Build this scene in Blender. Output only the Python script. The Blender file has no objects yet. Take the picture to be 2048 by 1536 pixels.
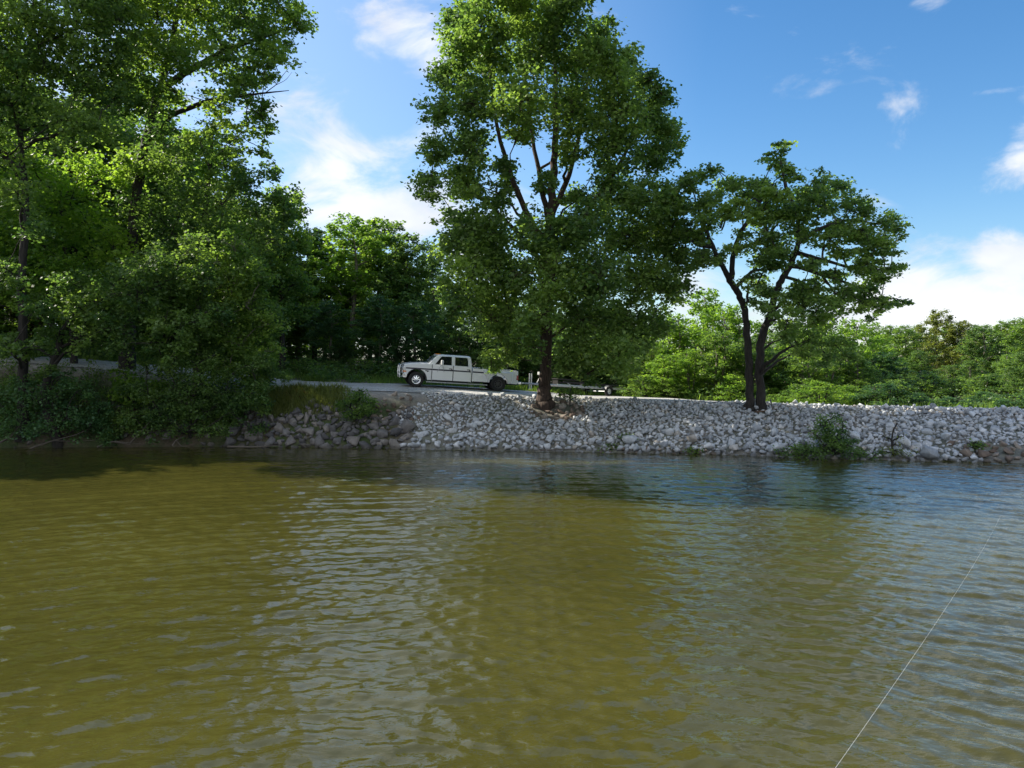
import bpy, math, random
import numpy as np
from mathutils import Vector, Matrix
R = math.radians
random.seed(7)
SC = bpy.context.scene
COL = SC.collection

# ------------------------------------------------------------------ camera, sky, sun, exposure
F, CX, HY, EYE = 1600.0, 1024.0, 740.0, 3.4
cam_d = bpy.data.cameras.new('camera')
cam = bpy.data.objects.new('camera', cam_d); COL.objects.link(cam)
cam.location = (0, 0, EYE); cam.rotation_euler = (R(90), 0, 0)
cam_d.sensor_width = 36; cam_d.lens = F/2048*36
cam_d.shift_y = -(768-HY)/2048
cam_d.clip_start = 0.1; cam_d.clip_end = 5000
SC.camera = cam
SUN_AZ, SUN_EL = R(-66), R(36)      # azimuth from +Y towards +X
SC.view_settings.view_transform = 'Standard'; SC.view_settings.look = 'None'
SC.view_settings.exposure = 1.18; SC.view_settings.gamma = 1
SC.view_settings.use_curve_mapping = False
cy = SC.cycles
cy.max_bounces = 7; cy.diffuse_bounces = 3; cy.glossy_bounces = 3; cy.transmission_bounces = 5
cy.transparent_max_bounces = 4; cy.sample_clamp_indirect = 6
cy.use_denoising = True

def W(px, py, d):
    return np.array([(px-CX)/F*d, d, EYE-(py-HY)/F*d])

class NT:
    def __init__(s, nt): s.nt = nt; nt.nodes.clear()
    def n(s, t, **kw):
        nd = s.nt.nodes.new(t)
        for k, v in kw.items():
            if k.startswith('i_'):
                key = k[2:]; key = int(key) if key.isdigit() else key.replace('_', ' ')
                if hasattr(v, 'is_output') : s.nt.links.new(v, nd.inputs[key])
                else: nd.inputs[key].default_value = v
            else: setattr(nd, k, v)
        return nd
    def m(s, op, *a, clamp=False):
        nd = s.nt.nodes.new('ShaderNodeMath'); nd.operation = op; nd.use_clamp = clamp
        for i, v in enumerate(a):
            if hasattr(v, 'is_output'): s.nt.links.new(v, nd.inputs[i])
            else: nd.inputs[i].default_value = v
        return nd.outputs[0]
    def mix(s, f, a, b, mode='MIX'):
        nd = s.nt.nodes.new('ShaderNodeMix'); nd.data_type = 'RGBA'; nd.blend_type = mode
        for i, v in ((0, f), (6, a), (7, b)):
            if hasattr(v, 'is_output'): s.nt.links.new(v, nd.inputs[i])
            else: nd.inputs[i].default_value = v if i == 0 else (tuple(v)+(1,))[:4]
        return nd.outputs[2]
    def ramp(s, f, stops):
        nd = s.nt.nodes.new('ShaderNodeValToRGB'); s.nt.links.new(f, nd.inputs[0])
        el = nd.color_ramp.elements
        while len(el) < len(stops): el.new(0.5)
        for e, (p, c) in zip(el, stops): e.position = p; e.color = (tuple(c)+(1,))[:4] if not isinstance(c, float) else (c, c, c, 1)
        return nd.outputs[0]
    def link(s, a, b): s.nt.links.new(a, b)

def build_world():
    w = bpy.data.worlds.new('World'); SC.world = w; w.use_nodes = True
    t = NT(w.node_tree)
    sky = t.n('ShaderNodeTexSky', sky_type='NISHITA', sun_disc=False)
    sky.sun_elevation = SUN_EL; sky.sun_rotation = SUN_AZ
    sky.altitude = 200; sky.air_density = 1.0; sky.dust_density = 0.8; sky.ozone_density = 2.0
    tc = t.n('ShaderNodeTexCoord')
    nrm = t.n('ShaderNodeVectorMath', operation='NORMALIZE'); t.link(tc.outputs['Generated'], nrm.inputs[0])
    sx = t.n('ShaderNodeSeparateXYZ'); t.link(nrm.outputs[0], sx.inputs[0])
    x, y, z = sx.outputs
    az = t.m('ARCTAN2', x, y); el = t.m('ARCSINE', z)
    co = t.n('ShaderNodeCombineXYZ'); t.link(az, co.inputs[0]); t.link(t.m('MULTIPLY', el, 1.7), co.inputs[1])
    n1 = t.n('ShaderNodeTexNoise', i_Scale=8.0, i_Detail=9.0, i_Roughness=0.60, i_Distortion=0.5); t.link(co.outputs[0], n1.inputs['Vector'])
    n2 = t.n('ShaderNodeTexNoise', i_Scale=3.0, i_Detail=5.0, i_Roughness=0.55); t.link(co.outputs[0], n2.inputs['Vector'])
    blobs = [(800,60,120,55,.86),(865,130,70,40,.7),(580,235,130,80,.72),(700,290,150,60,.72),(740,425,250,55,1.2),(640,340,120,50,.75),(880,430,60,60,1.0),
             (930,520,80,60,1.0),(680,170,60,40,.45),(250,350,320,260,.7),(1590,190,75,24,.55),(1800,225,45,32,.50),(1990,370,75,38,.72),(2045,320,40,50,.75),
             (1742,392,45,34,.52),(1880,600,190,62,1.4),(2020,555,110,70,1.4),(1690,640,80,34,1.2),(1890,488,34,22,.6),(1975,185,45,7,.5),
             (1860,5,45,14,.6),(1560,660,260,40,1.15),(1380,610,60,60,1.1),(700,-160,240,110,.85),(800,-420,330,160,.85),(1900,-260,420,130,.85),  # negative py: unseen cloud above the frame, added for its reflection in the water
             (1300,250,60,20,.3),(2300,400,160,220,1.1),(-300,200,400,300,.8)]
    cov = None
    for px, py, sx_, sy_, wt in blobs:
        u = (px-CX)/F; v = (HY-py)/F
        a0 = math.atan(u); e0 = math.atan(v/math.hypot(1, u)); sa = sx_/F*math.cos(a0)**2; se = sy_/F*math.cos(e0)
        da = t.m('DIVIDE', t.m('SUBTRACT', az, a0), sa); de = t.m('DIVIDE', t.m('SUBTRACT', el, e0), se)
        g = t.m('MULTIPLY', t.m('EXPONENT', t.m('MULTIPLY', t.m('ADD', t.m('MULTIPLY', da, da), t.m('MULTIPLY', de, de)), -0.5)), wt)
        cov = g if cov is None else t.m('MAXIMUM', cov, g)
    # scattered cloud everywhere the frame does not look (behind and to the sides)
    back = t.m('MULTIPLY', t.m('SUBTRACT', 0.35, y, clamp=True), 1.1)
    cov = t.m('MAXIMUM', cov, back)
    f = t.m('ADD', t.m('MULTIPLY', cov, 0.62), t.m('SUBTRACT', t.m('MULTIPLY', n1.outputs[0], 1.9), 1.27))
    mr = t.n('ShaderNodeMapRange', interpolation_type='SMOOTHSTEP'); t.link(f, mr.inputs[0]); mr.inputs[1].default_value = -0.10; mr.inputs[2].default_value = 0.46
    alpha = t.m('MULTIPLY', mr.outputs[0], 0.97)
    cc = t.ramp(n2.outputs[0], [(0.38, (4.1, 4.4, 5.0)), (0.6, (6.0, 6.1, 6.25))])
    # thin overall veil towards the sun side
    hs = t.n('ShaderNodeHueSaturation', i_Saturation=1.32, i_Value=1.0); t.link(sky.outputs[0], hs.inputs['Color'])
    veil = t.m('MULTIPLY', t.m('SUBTRACT', 0.22, x, clamp=True), 0.85, clamp=True)
    skyc = t.mix(veil, hs.outputs[0], (3.4, 4.5, 6.2))
    out = t.mix(alpha, skyc, cc)
    bg = t.n('ShaderNodeBackground', i_Strength=0.084); t.link(out, bg.inputs[0])
    o = t.n('ShaderNodeOutputWorld'); t.link(bg.outputs[0], o.inputs[0])
build_world()

sd = bpy.data.lights.new('sun', 'SUN'); sd.energy = 4.3; sd.angle = R(0.5); sd.color = (1.0, 0.93, 0.80)
so = bpy.data.objects.new('sun', sd); COL.objects.link(so)
sdir = Vector((math.sin(SUN_AZ)*math.cos(SUN_EL), math.cos(SUN_AZ)*math.cos(SUN_EL), math.sin(SUN_EL)))
so.rotation_euler = sdir.to_track_quat('Z', 'Y').to_euler(); so.location = (-30, 10, 40)

# ------------------------------------------------------------------ helpers
def tag(o, label=None, cat=None, group=None, kind=None):
    if label: o['label'] = label
    if cat: o['category'] = cat
    if group: o['group'] = group
    if kind: o['kind'] = kind
    return o
def empty(name, loc=(0, 0, 0), rz=0):
    o = bpy.data.objects.new(name, None); COL.objects.link(o); o.location = loc; o.rotation_euler = (0, 0, rz)
    o.empty_display_size = 0.2
    return o
def mesh_np(name, V, faces_flat, fsize, mats, parent=None, tint=None, smooth=False, midx=None):
    """V (n,3); faces_flat flat loop indices; fsize int or array."""
    me = bpy.data.meshes.new(name)
    V = np.asarray(V, np.float32); L = np.asarray(faces_flat, np.int32).ravel()
    nf = len(L)//fsize if isinstance(fsize, int) else len(fsize)
    me.vertices.add(len(V)); me.vertices.foreach_set('co', V.ravel())
    me.loops.add(len(L)); me.loops.foreach_set('vertex_index', L)
    me.polygons.add(nf)
    if isinstance(fsize, int): st = np.arange(nf, dtype=np.int32)*fsize
    else: st = np.concatenate([[0], np.cumsum(fsize)[:-1]]).astype(np.int32)
    me.polygons.foreach_set('loop_start', st)
    if smooth: me.polygons.foreach_set('use_smooth', np.ones(nf, bool))
    for m in (mats if isinstance(mats, (list, tuple)) else [mats]): me.materials.append(m)
    if midx is not None: me.polygons.foreach_set('material_index', np.asarray(midx, np.int32))
    me.update(calc_edges=True)
    if tint is not None:
        at = me.attributes.new('tint', 'FLOAT', 'POINT'); at.data.foreach_set('value', np.asarray(tint, np.float32))
    o = bpy.data.objects.new(name, me); COL.objects.link(o)
    if parent: o.parent = parent
    return o

def vnoise(x, y, seed=0):
    """smooth value noise, numpy."""
    xi = np.floor(x).astype(np.int64); yi = np.floor(y).astype(np.int64); xf = x-xi; yf = y-yi
    def h(a, b):
        n = (a*374761393 + b*668265263 + seed*144269504) & 0x7fffffff
        n = (n ^ (n >> 13))*1274126177 & 0x7fffffff
        return ((n ^ (n >> 16)) & 0xffff)/65535.0
    u = xf*xf*(3-2*xf); v = yf*yf*(3-2*yf)
    return (h(xi, yi)*(1-u)+h(xi+1, yi)*u)*(1-v)+(h(xi, yi+1)*(1-u)+h(xi+1, yi+1)*u)*v

# ------------------------------------------------------------------ materials
def new_mat(name):
    m = bpy.data.materials.new(name); m.use_nodes = True
    return m, NT(m.node_tree)
def pbr(name, col, rough=0.6, metal=0.0, spec=0.5, noise=0.0, nscale=8.0, coat=0.0, bump=0.0):
    m, t = new_mat(name)
    p = t.n('ShaderNodeBsdfPrincipled', i_Roughness=rough, i_Metallic=metal)
    p.inputs['Specular IOR Level'].default_value = spec; p.inputs['Coat Weight'].default_value = coat
    if noise or bump:
        tc = t.n('ShaderNodeTexCoord'); nz = t.n('ShaderNodeTexNoise', i_Scale=nscale, i_Detail=6.0, i_Roughness=0.6); t.link(tc.outputs['Object'], nz.inputs['Vector'])
        if noise: t.link(t.mix(nz.outputs[0], tuple(c*(1-noise) for c in col), tuple(min(1, c*(1+noise)) for c in col)), p.inputs['Base Color'])
        else: p.inputs['Base Color'].default_value = tuple(col)+(1,)
        if bump:
            b = t.n('ShaderNodeBump', i_Distance=bump); t.link(nz.outputs[0], b.inputs['Height']); t.link(b.outputs[0], p.inputs['Normal'])
    else: p.inputs['Base Color'].default_value = tuple(col)+(1,)
    o = t.n('ShaderNodeOutputMaterial'); t.link(p.outputs[0], o.inputs[0])
    return m
def leaf_mat(name, dark, light, trans=0.42, tcol=None):
    m, t = new_mat(name)
    at = t.n('ShaderNodeAttribute', attribute_name='tint')
    c = t.mix(at.outputs['Fac'], dark, light)
    p = t.n('ShaderNodeBsdfPrincipled', i_Roughness=0.45); p.inputs['Specular IOR Level'].default_value = 0.42
    t.link(c, p.inputs['Base Color'])
    tc = tcol or tuple(v*k for v, k in zip(light, (1.75, 1.75, 0.8)))
    td = tuple(v*k for v, k in zip(dark, (2.0, 1.9, 0.9)))
    tr = t.n('ShaderNodeBsdfTranslucent'); t.link(t.mix(at.outputs['Fac'], td, tc), tr.inputs[0])
    mx = t.n('ShaderNodeMixShader', i_0=trans); t.link(p.outputs[0], mx.inputs[1]); t.link(tr.outputs[0], mx.inputs[2])
    o = t.n('ShaderNodeOutputMaterial'); t.link(mx.outputs[0], o.inputs[0])
    return m
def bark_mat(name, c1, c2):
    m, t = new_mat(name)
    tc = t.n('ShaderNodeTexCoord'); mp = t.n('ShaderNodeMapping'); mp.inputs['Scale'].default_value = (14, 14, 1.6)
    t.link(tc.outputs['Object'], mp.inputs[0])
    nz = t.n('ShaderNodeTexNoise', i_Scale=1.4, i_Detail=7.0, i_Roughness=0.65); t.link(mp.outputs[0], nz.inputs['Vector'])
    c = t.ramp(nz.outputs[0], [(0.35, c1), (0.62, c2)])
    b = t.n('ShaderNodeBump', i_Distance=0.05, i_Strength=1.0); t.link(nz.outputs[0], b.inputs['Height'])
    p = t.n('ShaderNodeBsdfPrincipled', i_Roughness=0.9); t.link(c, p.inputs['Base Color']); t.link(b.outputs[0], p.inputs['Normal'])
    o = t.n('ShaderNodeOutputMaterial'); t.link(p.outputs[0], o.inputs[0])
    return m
def stone_mat(name, stops, sc=5.0):
    m, t = new_mat(name)
    at = t.n('ShaderNodeAttribute', attribute_name='tint'); oi = t.n('ShaderNodeObjectInfo')
    f = t.m('FRACT', t.m('ADD', at.outputs['Fac'], oi.outputs['Random']))
    base = t.ramp(f, stops)
    tc = t.n('ShaderNodeTexCoord'); nz = t.n('ShaderNodeTexNoise', i_Scale=sc, i_Detail=8.0, i_Roughness=0.7); t.link(tc.outputs['Object'], nz.inputs['Vector'])
    c = t.mix(1.0, base, t.ramp(nz.outputs[0], [(0.3, (0.62, 0.60, 0.58)), (0.65, (1.12, 1.12, 1.12))]), 'MULTIPLY')
    geo = t.n('ShaderNodeNewGeometry'); sp = t.n('ShaderNodeSeparateXYZ'); t.link(geo.outputs['Position'], sp.inputs[0])
    wet = t.m('MULTIPLY', t.m('SUBTRACT', 1.0, t.m('MULTIPLY', t.m('SUBTRACT', sp.outputs[2], 0.09), 10.0, clamp=True)), 0.62)
    c = t.mix(wet, c, (0.055, 0.048, 0.035))
    b = t.n('ShaderNodeBump', i_Distance=0.03, i_Strength=0.7); t.link(nz.outputs[0], b.inputs['Height'])
    p = t.n('ShaderNodeBsdfPrincipled', i_Roughness=0.85); t.link(c, p.inputs['Base Color']); t.link(b.outputs[0], p.inputs['Normal'])
    o = t.n('ShaderNodeOutputMaterial'); t.link(p.outputs[0], o.inputs[0])
    return m

M = {}
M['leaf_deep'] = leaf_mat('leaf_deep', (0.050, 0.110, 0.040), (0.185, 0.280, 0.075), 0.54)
M['leaf_mid'] = leaf_mat('leaf_mid', (0.062, 0.130, 0.036), (0.210, 0.310, 0.068), 0.56)
M['leaf_bright'] = leaf_mat('leaf_bright', (0.090, 0.185, 0.032), (0.250, 0.370, 0.064), 0.58)  # yellow-green leaf; the brightness of sunlit foliage is put into its colour too
M['leaf_olive'] = leaf_mat('leaf_olive', (0.10, 0.135, 0.036), (0.22, 0.25, 0.065), 0.47)
M['leaf_shade'] = leaf_mat('leaf_shade', (0.034, 0.092, 0.038), (0.095, 0.185, 0.052), 0.36)  # darker, cooler leaf copy: shade put into the colour of shaded foliage
M['leaf_red'] = leaf_mat('leaf_red', (0.12, 0.03, 0.015), (0.25, 0.08, 0.03), 0.4, (0.4, 0.12, 0.04))
M['leaf_gum'] = leaf_mat('leaf_gum', (0.062, 0.128, 0.046), (0.225, 0.325, 0.085), 0.56)
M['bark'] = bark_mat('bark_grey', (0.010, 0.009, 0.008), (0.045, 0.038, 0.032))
M['bark_red'] = bark_mat('bark_red', (0.020, 0.014, 0.010), (0.095, 0.062, 0.045))
M['bark_pale'] = bark_mat('bark_pale', (0.10, 0.09, 0.07), (0.26, 0.23, 0.19))
M['stone_pale'] = stone_mat('stone_pale', [(0.0, (0.27, 0.29, 0.315)), (0.20, (0.42, 0.445, 0.47)), (0.62, (0.53, 0.555, 0.58)), (0.94, (0.64, 0.65, 0.66)), (0.965, (0.47, 0.43, 0.38)), (1.0, (0.38, 0.35, 0.31))])
M['stone_old'] = stone_mat('stone_old', [(0.0, (0.075, 0.072, 0.075)), (0.5, (0.14, 0.135, 0.135)), (1.0, (0.23, 0.205, 0.18))])
M['stone_brown'] = stone_mat('stone_brown', [(0.0, (0.14, 0.10, 0.075)), (0.5, (0.22, 0.175, 0.14)), (1.0, (0.38, 0.33, 0.28))])
M['drift'] = pbr('driftwood', (0.11, 0.092, 0.075), 0.85, noise=0.4, nscale=6)
M['plank'] = pbr('plank_wood', (0.16, 0.10, 0.065), 0.8, noise=0.4, nscale=7)

# ------------------------------------------------------------------ terrain
SHX = [-400, -60, -22.5, -12, -4.9, 1.6, 7.6, 12.9, 18.7, 26, 40, 60, 400]
SHY = [60, 37.5, 35.1, 35.6, 34.6, 33.4, 32.4, 30.6, 29.2, 27.3, 24.5, 21, -20]
CRX = [-400, -60, -24, -17.7, -11.5, -4.9, 1.7, 8.8, 15, 21.4, 35, 60, 400]
CRY = [70, 43, 39.4, 39.2, 38.3, 37.6, 38.0, 37.6, 35.6, 33.5, 29.8, 26, -14]
ZCX = [-400, -60, -24, -17.5, -12, -8, -4.7, -0.8, 1.6, 6.5, 9, 14, 21.4, 60, 400]
ZCZ = [9, 5.4, 3.75, 3.2, 2.55, 2.42, 2.37, 2.18, 2.12, 1.98, 1.93, 1.82, 1.74, 1.7, 1.7]
def sh(x): return np.interp(x, SHX, SHY)
def cr(x): return np.interp(x, CRX, CRY)
def zc(x):
    return (np.interp(x-1, ZCX, ZCZ)+np.interp(x, ZCX, ZCZ)+np.interp(x+1, ZCX, ZCZ))/3
def road_w(x): return np.interp(x, [-60, -8, 0, 6, 9, 14, 60], [5.0, 5.2, 7.5, 11, 9, 4.5, 4.2])
def T(x, y):
    x = np.asarray(x, float); y = np.asarray(y, float)
    s, c, z1 = sh(x), cr(x), zc(x); t = (y-s)/(c-s)
    under = np.maximum(-2.5, (y-s)*0.5-0.05)
    tt = np.clip(t, 0, 1)
    slope = -0.05+(z1-0.04)*(tt**0.92)
    dy = np.maximum(y-c, 0); rw = road_w(x)
    cross = np.interp(x, [-60, -20, -8, -2, 4, 9, 12, 60], [0.05, 0.055, 0.05, 0.025, -0.018, -0.02, -0.06, -0.06])
    zr = z1-0.09+0.09*np.clip(dy/1.2, 0, 1)+cross*np.minimum(dy, rw)
    d2 = np.maximum(dy-rw, 0)
    far = np.interp(x, [-400, -60, -10, 2, 8, 400], [7.5, 6, 3.0, 2.0, 0.9, 0.7])
    k = 1-np.exp(-d2/6.0)
    zf = zr*(1-k)+far*k+np.where(x < 0, 0.02, 0.0)*np.minimum(d2, 60)
    zf = zf+d2*0.004
    bumps = (vnoise(x*0.8+50, y*0.8, 3)-0.5)*0.22*np.clip(d2/3, 0, 1)
    rough = (vnoise(x*1.3, y*1.3, 5)-0.5)*0.25*np.clip(tt*4, 0, 1)*np.clip((1-tt)*4, 0, 1)*np.clip((-4-x)/2, 0, 1)
    return np.where(t < 0, under, np.where(t < 1, slope+rough, zf+bumps))
def Tz(x, y): return float(T(x, y))

def grid_obj(name, xs, ys, zfun, mat, mask=None, tint=None):
    X, Y = np.meshgrid(xs, ys); Z = zfun(X, Y)
    V = np.stack([X, Y, Z], -1).reshape(-1, 3); nx, ny = len(xs), len(ys)
    i = np.arange(nx-1)[None, :]+np.arange(ny-1)[:, None]*nx
    Fq = np.stack([i, i+1, i+1+nx, i+nx], -1).reshape(-1, 4)
    return mesh_np(name, V, Fq, 4, mat, smooth=True, tint=None if tint is None else tint(X, Y).ravel())

def ground_material():
    m, t = new_mat('bank_soil')
    tc = t.n('ShaderNodeTexCoord')
    n1 = t.n('ShaderNodeTexNoise', i_Scale=0.55, i_Detail=6.0, i_Roughness=0.65); t.link(tc.outputs['Object'], n1.inputs['Vector'])
    n2 = t.n('ShaderNodeTexNoise', i_Scale=9.0, i_Detail=8.0, i_Roughness=0.75); t.link(tc.outputs['Object'], n2.inputs['Vector'])
    at = t.n('ShaderNodeAttribute', attribute_name='tint')
    soil = t.ramp(n2.outputs[0], [(0.3, (0.055, 0.040, 0.026)), (0.7, (0.16, 0.125, 0.085))])
    green = t.ramp(n2.outputs[0], [(0.3, (0.025, 0.045, 0.012)), (0.7, (0.075, 0.10, 0.028))])
    c = t.mix(t.ramp(n1.outputs[0], [(0.42, 0.0), (0.58, 1.0)]), soil, green)
    grav = t.ramp(n2.outputs[0], [(0.3, (0.20, 0.19, 0.17)), (0.7, (0.38, 0.36, 0.33))])
    c = t.mix(at.outputs['Fac'], c, grav)
    b = t.n('ShaderNodeBump', i_Distance=0.06); t.link(n2.outputs[0], b.inputs['Height'])
    p = t.n('ShaderNodeBsdfPrincipled', i_Roughness=0.95); t.link(c, p.inputs['Base Color']); t.link(b.outputs[0], p.inputs['Normal'])
    o = t.n('ShaderNodeOutputMaterial'); t.link(p.outputs[0], o.inputs[0]); return m
xs = np.concatenate([np.linspace(-1500, -60, 30), np.arange(-58, 45, 0.3), np.linspace(46, 1500, 40)])
ys = np.concatenate([np.linspace(-1500, -10, 12), np.arange(0, 24, 2.0), np.arange(24, 62, 0.3), np.linspace(63, 120, 50), np.linspace(130, 2500, 24)])
def gt(X, Y):
    d = Y-cr(X); rw = road_w(X)
    g = np.clip((d+0.7)/0.7, 0, 1)*np.clip((rw+0.8-d)/0.8, 0, 1)
    return np.maximum(g, np.clip((X+5.2)/0.8, 0, 1)*(d < 0.2)*0.5)
ground = grid_obj('ground', xs, ys, T, ground_material(), tint=gt); tag(ground, 'earth bank and woodland floor behind the lake', kind='structure')

def road():
    m, t = new_mat('gravel')
    tc = t.n('ShaderNodeTexCoord')
    v = t.n('ShaderNodeTexVoronoi', i_Scale=16.0); t.link(tc.outputs['Object'], v.inputs['Vector'])
    n = t.n('ShaderNodeTexNoise', i_Scale=0.7, i_Detail=6.0, i_Roughness=0.6); t.link(tc.outputs['Object'], n.inputs['Vector'])
    c1 = t.ramp(v.outputs['Color'], [(0.2, (0.36, 0.36, 0.36)), (0.8, (0.60, 0.59, 0.57))])
    c = t.mix(1.0, c1, t.ramp(n.outputs[0], [(0.35, (0.72, 0.68, 0.62)), (0.6, (1.0, 1.0, 1.0))]), 'MULTIPLY')
    b = t.n('ShaderNodeBump', i_Distance=0.03); t.link(v.outputs['Distance'], b.inputs['Height'])
    p = t.n('ShaderNodeBsdfPrincipled', i_Roughness=0.9); t.link(c, p.inputs['Base Color']); t.link(b.outputs[0], p.inputs['Normal'])
    o = t.n('ShaderNodeOutputMaterial'); t.link(p.outputs[0], o.inputs[0])
    xs = np.arange(-60, 60, 0.3); ts = np.linspace(0, 1, 26)
    X = np.repeat(xs[None, :], len(ts), 0)
    edge = 0.25+0.35*vnoise(xs*0.9, xs*0+3, 9); Y = cr(X)+edge[None, :]+(road_w(X)-0.5-0.5*vnoise(X*0.7, X*0+9, 4))*ts[:, None]
    Z = T(X, Y)+0.035
    V = np.stack([X, Y, Z], -1).reshape(-1, 3); nx = len(xs); ny = len(ts)
    i = np.arange(nx-1)[None, :]+np.arange(ny-1)[:, None]*nx
    o = mesh_np('road', V, np.stack([i, i+1, i+1+nx, i+nx], -1), 4, m, smooth=True)
    tag(o, 'pale gravel road along the top of the bank', kind='structure')
road()

# ------------------------------------------------------------------ water
def water():
    m, t = new_mat('lake_water')
    tc = t.n('ShaderNodeTexCoord')
    mp = t.n('ShaderNodeMapping'); mp.inputs['Scale'].default_value = (1.0, 1.7, 1.0); t.link(tc.outputs['Object'], mp.inputs[0])
    a = t.n('ShaderNodeTexNoise', i_Scale=2.6, i_Detail=4.0, i_Roughness=0.5, i_Distortion=0.4); t.link(mp.outputs[0], a.inputs['Vector'])
    b = t.n('ShaderNodeTexNoise', i_Scale=11.0, i_Detail=3.0, i_Roughness=0.5); t.link(mp.outputs[0], b.inputs['Vector'])
    g = t.n('ShaderNodeTexNoise', i_Scale=0.16, i_Detail=3.0); t.link(tc.outputs['Object'], g.inputs['Vector'])
    h = t.m('ADD', t.m('MULTIPLY', a.outputs[0], 0.013), t.m('MULTIPLY', b.outputs[0], t.m('MULTIPLY', g.outputs[0], 0.009)))
    bp = t.n('ShaderNodeBump', i_Distance=1.0, i_Strength=1.0); t.link(h, bp.inputs['Height'])
    c = t.ramp(g.outputs[0], [(0.35, (0.044, 0.041, 0.009)), (0.65, (0.062, 0.057, 0.012))])
    p = t.n('ShaderNodeBsdfPrincipled', i_Roughness=0.01, i_IOR=1.48); t.link(c, p.inputs['Base Color']); t.link(bp.outputs[0], p.inputs['Normal'])
    o = t.n('ShaderNodeOutputMaterial'); t.link(p.outputs[0], o.inputs[0])
    # sheet with real ripples: rings spreading from where the camera floats plus wind chop
    ysn = [3.0]
    while ysn[-1] < 37: ysn.append(ysn[-1]+max(0.022, 0.0034*ysn[-1]))
    ysn = np.array(ysn)
    us = np.linspace(-1.0, 1.0, 1120)
    Y = np.repeat(ysn[:, None], len(us), 1); X = us[None, :]*(Y+3)
    rng = np.random.RandomState(3); Z = np.zeros_like(X)
    sharp = lambda a: 1-2*np.abs(np.sin(a/2))**1.35
    rr = np.hypot(X+0.4, Y+1.0); ph = vnoise(X*0.35, Y*0.35, 21)*5+vnoise(X*1.1, Y*1.1, 22)*1.6
    for lam, amp in ((0.62, 0.0068), (0.40, 0.0050), (1.1, 0.0080), (0.27, 0.0022)):
        Z += 1.12*amp*sharp(rr*2*np.pi/lam+ph*(0.8/lam)**0.3+lam*9)*(0.35+0.9*vnoise(X*0.5+lam*7, Y*0.5, 30))
    for k in range(30):
        lam = 0.15*1.9**(rng.rand()*2.5); th = R(90)+rng.randn()*0.85
        kx, ky = np.cos(th)*2*np.pi/lam, np.sin(th)*2*np.pi/lam
        Z += 0.0037*lam**0.80*sharp(kx*X+ky*(Y if k % 2 else rr)+rng.rand()*6.28+vnoise(X*0.6, Y*0.6, 40+k)*3)
    Z *= np.clip((Y-2)/3, 0.3, 1)*np.interp(Y, [3, 15, 37], [0.9, 1.0, 0.7])
    V = np.stack([X, Y, Z], -1).reshape(-1, 3); nx, ny = len(us), len(ysn)
    i = np.arange(nx-1)[None, :]+np.arange(ny-1)[:, None]*nx
    Fq = np.stack([i, i+1, i+1+nx, i+nx], -1).reshape(-1, 4)
    # surrounding flat apron, butted to the rippled sheet's border a little lower
    base = len(V); ext = np.array([[-600, -600, -0.012], [600, -600, -0.012], [600, 3, -0.012], [-600, 3, -0.012],
        [-6, 3, -0.012], [6, 3, -0.012], [-1.0*(ysn[-1]+3), ysn[-1], -0.012], [1.0*(ysn[-1]+3), ysn[-1], -0.012],
        [-600, ysn[-1], -0.012], [600, ysn[-1], -0.012], [-600, 300, -0.012], [600, 300, -0.012]])
    ef = np.array([[0, 1, 2, 3], [3, 4, 6, 8], [5, 2, 9, 7], [8, 9, 11, 10]])+base
    o = mesh_np('water', np.vstack([V, ext]), np.vstack([Fq, ef]), 4, m, smooth=True)
    tag(o, 'murky olive lake water with wind ripples', kind='structure')
water()

# ------------------------------------------------------------------ tubes and foliage
def tubes(P, Rad, S=6):
    """P (M,N,3) paths, Rad (M,N) -> verts, quads"""
    P = np.asarray(P, float); Rad = np.asarray(Rad, float); Mn, N, _ = P.shape
    Tn = np.gradient(P, axis=1); Tn /= (np.linalg.norm(Tn, axis=2, keepdims=True)+1e-9)
    ref = np.where(np.abs(Tn[:, :1, 2:3]) > 0.8, np.array([1.0, 0, 0]), np.array([0, 0, 1.0])); ref = np.repeat(ref, N, 1)
    A = np.cross(Tn, ref); A /= (np.linalg.norm(A, axis=2, keepdims=True)+1e-9); B = np.cross(Tn, A)
    an = np.arange(S)*2*np.pi/S
    V = P[:, :, None, :]+Rad[:, :, None, None]*(A[:, :, None, :]*np.cos(an)[None, None, :, None]+B[:, :, None, :]*np.sin(an)[None, None, :, None])
    base = (np.arange(Mn)[:, None, None]*N*S+np.arange(N-1)[None, :, None]*S)
    j = np.arange(S)[None, None, :]; j2 = (j+1) % S
    Q = np.stack([base+j, base+j2, base+S+j2, base+S+j], -1).reshape(-1, 4)
    return V.reshape(-1, 3), Q
def merge(parts):
    Vs, Fs, b = [], [], 0
    for V, Q in parts:
        Vs.append(V); Fs.append(np.asarray(Q)+b); b += len(V)
    return np.vstack(Vs), np.vstack(Fs)

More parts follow.
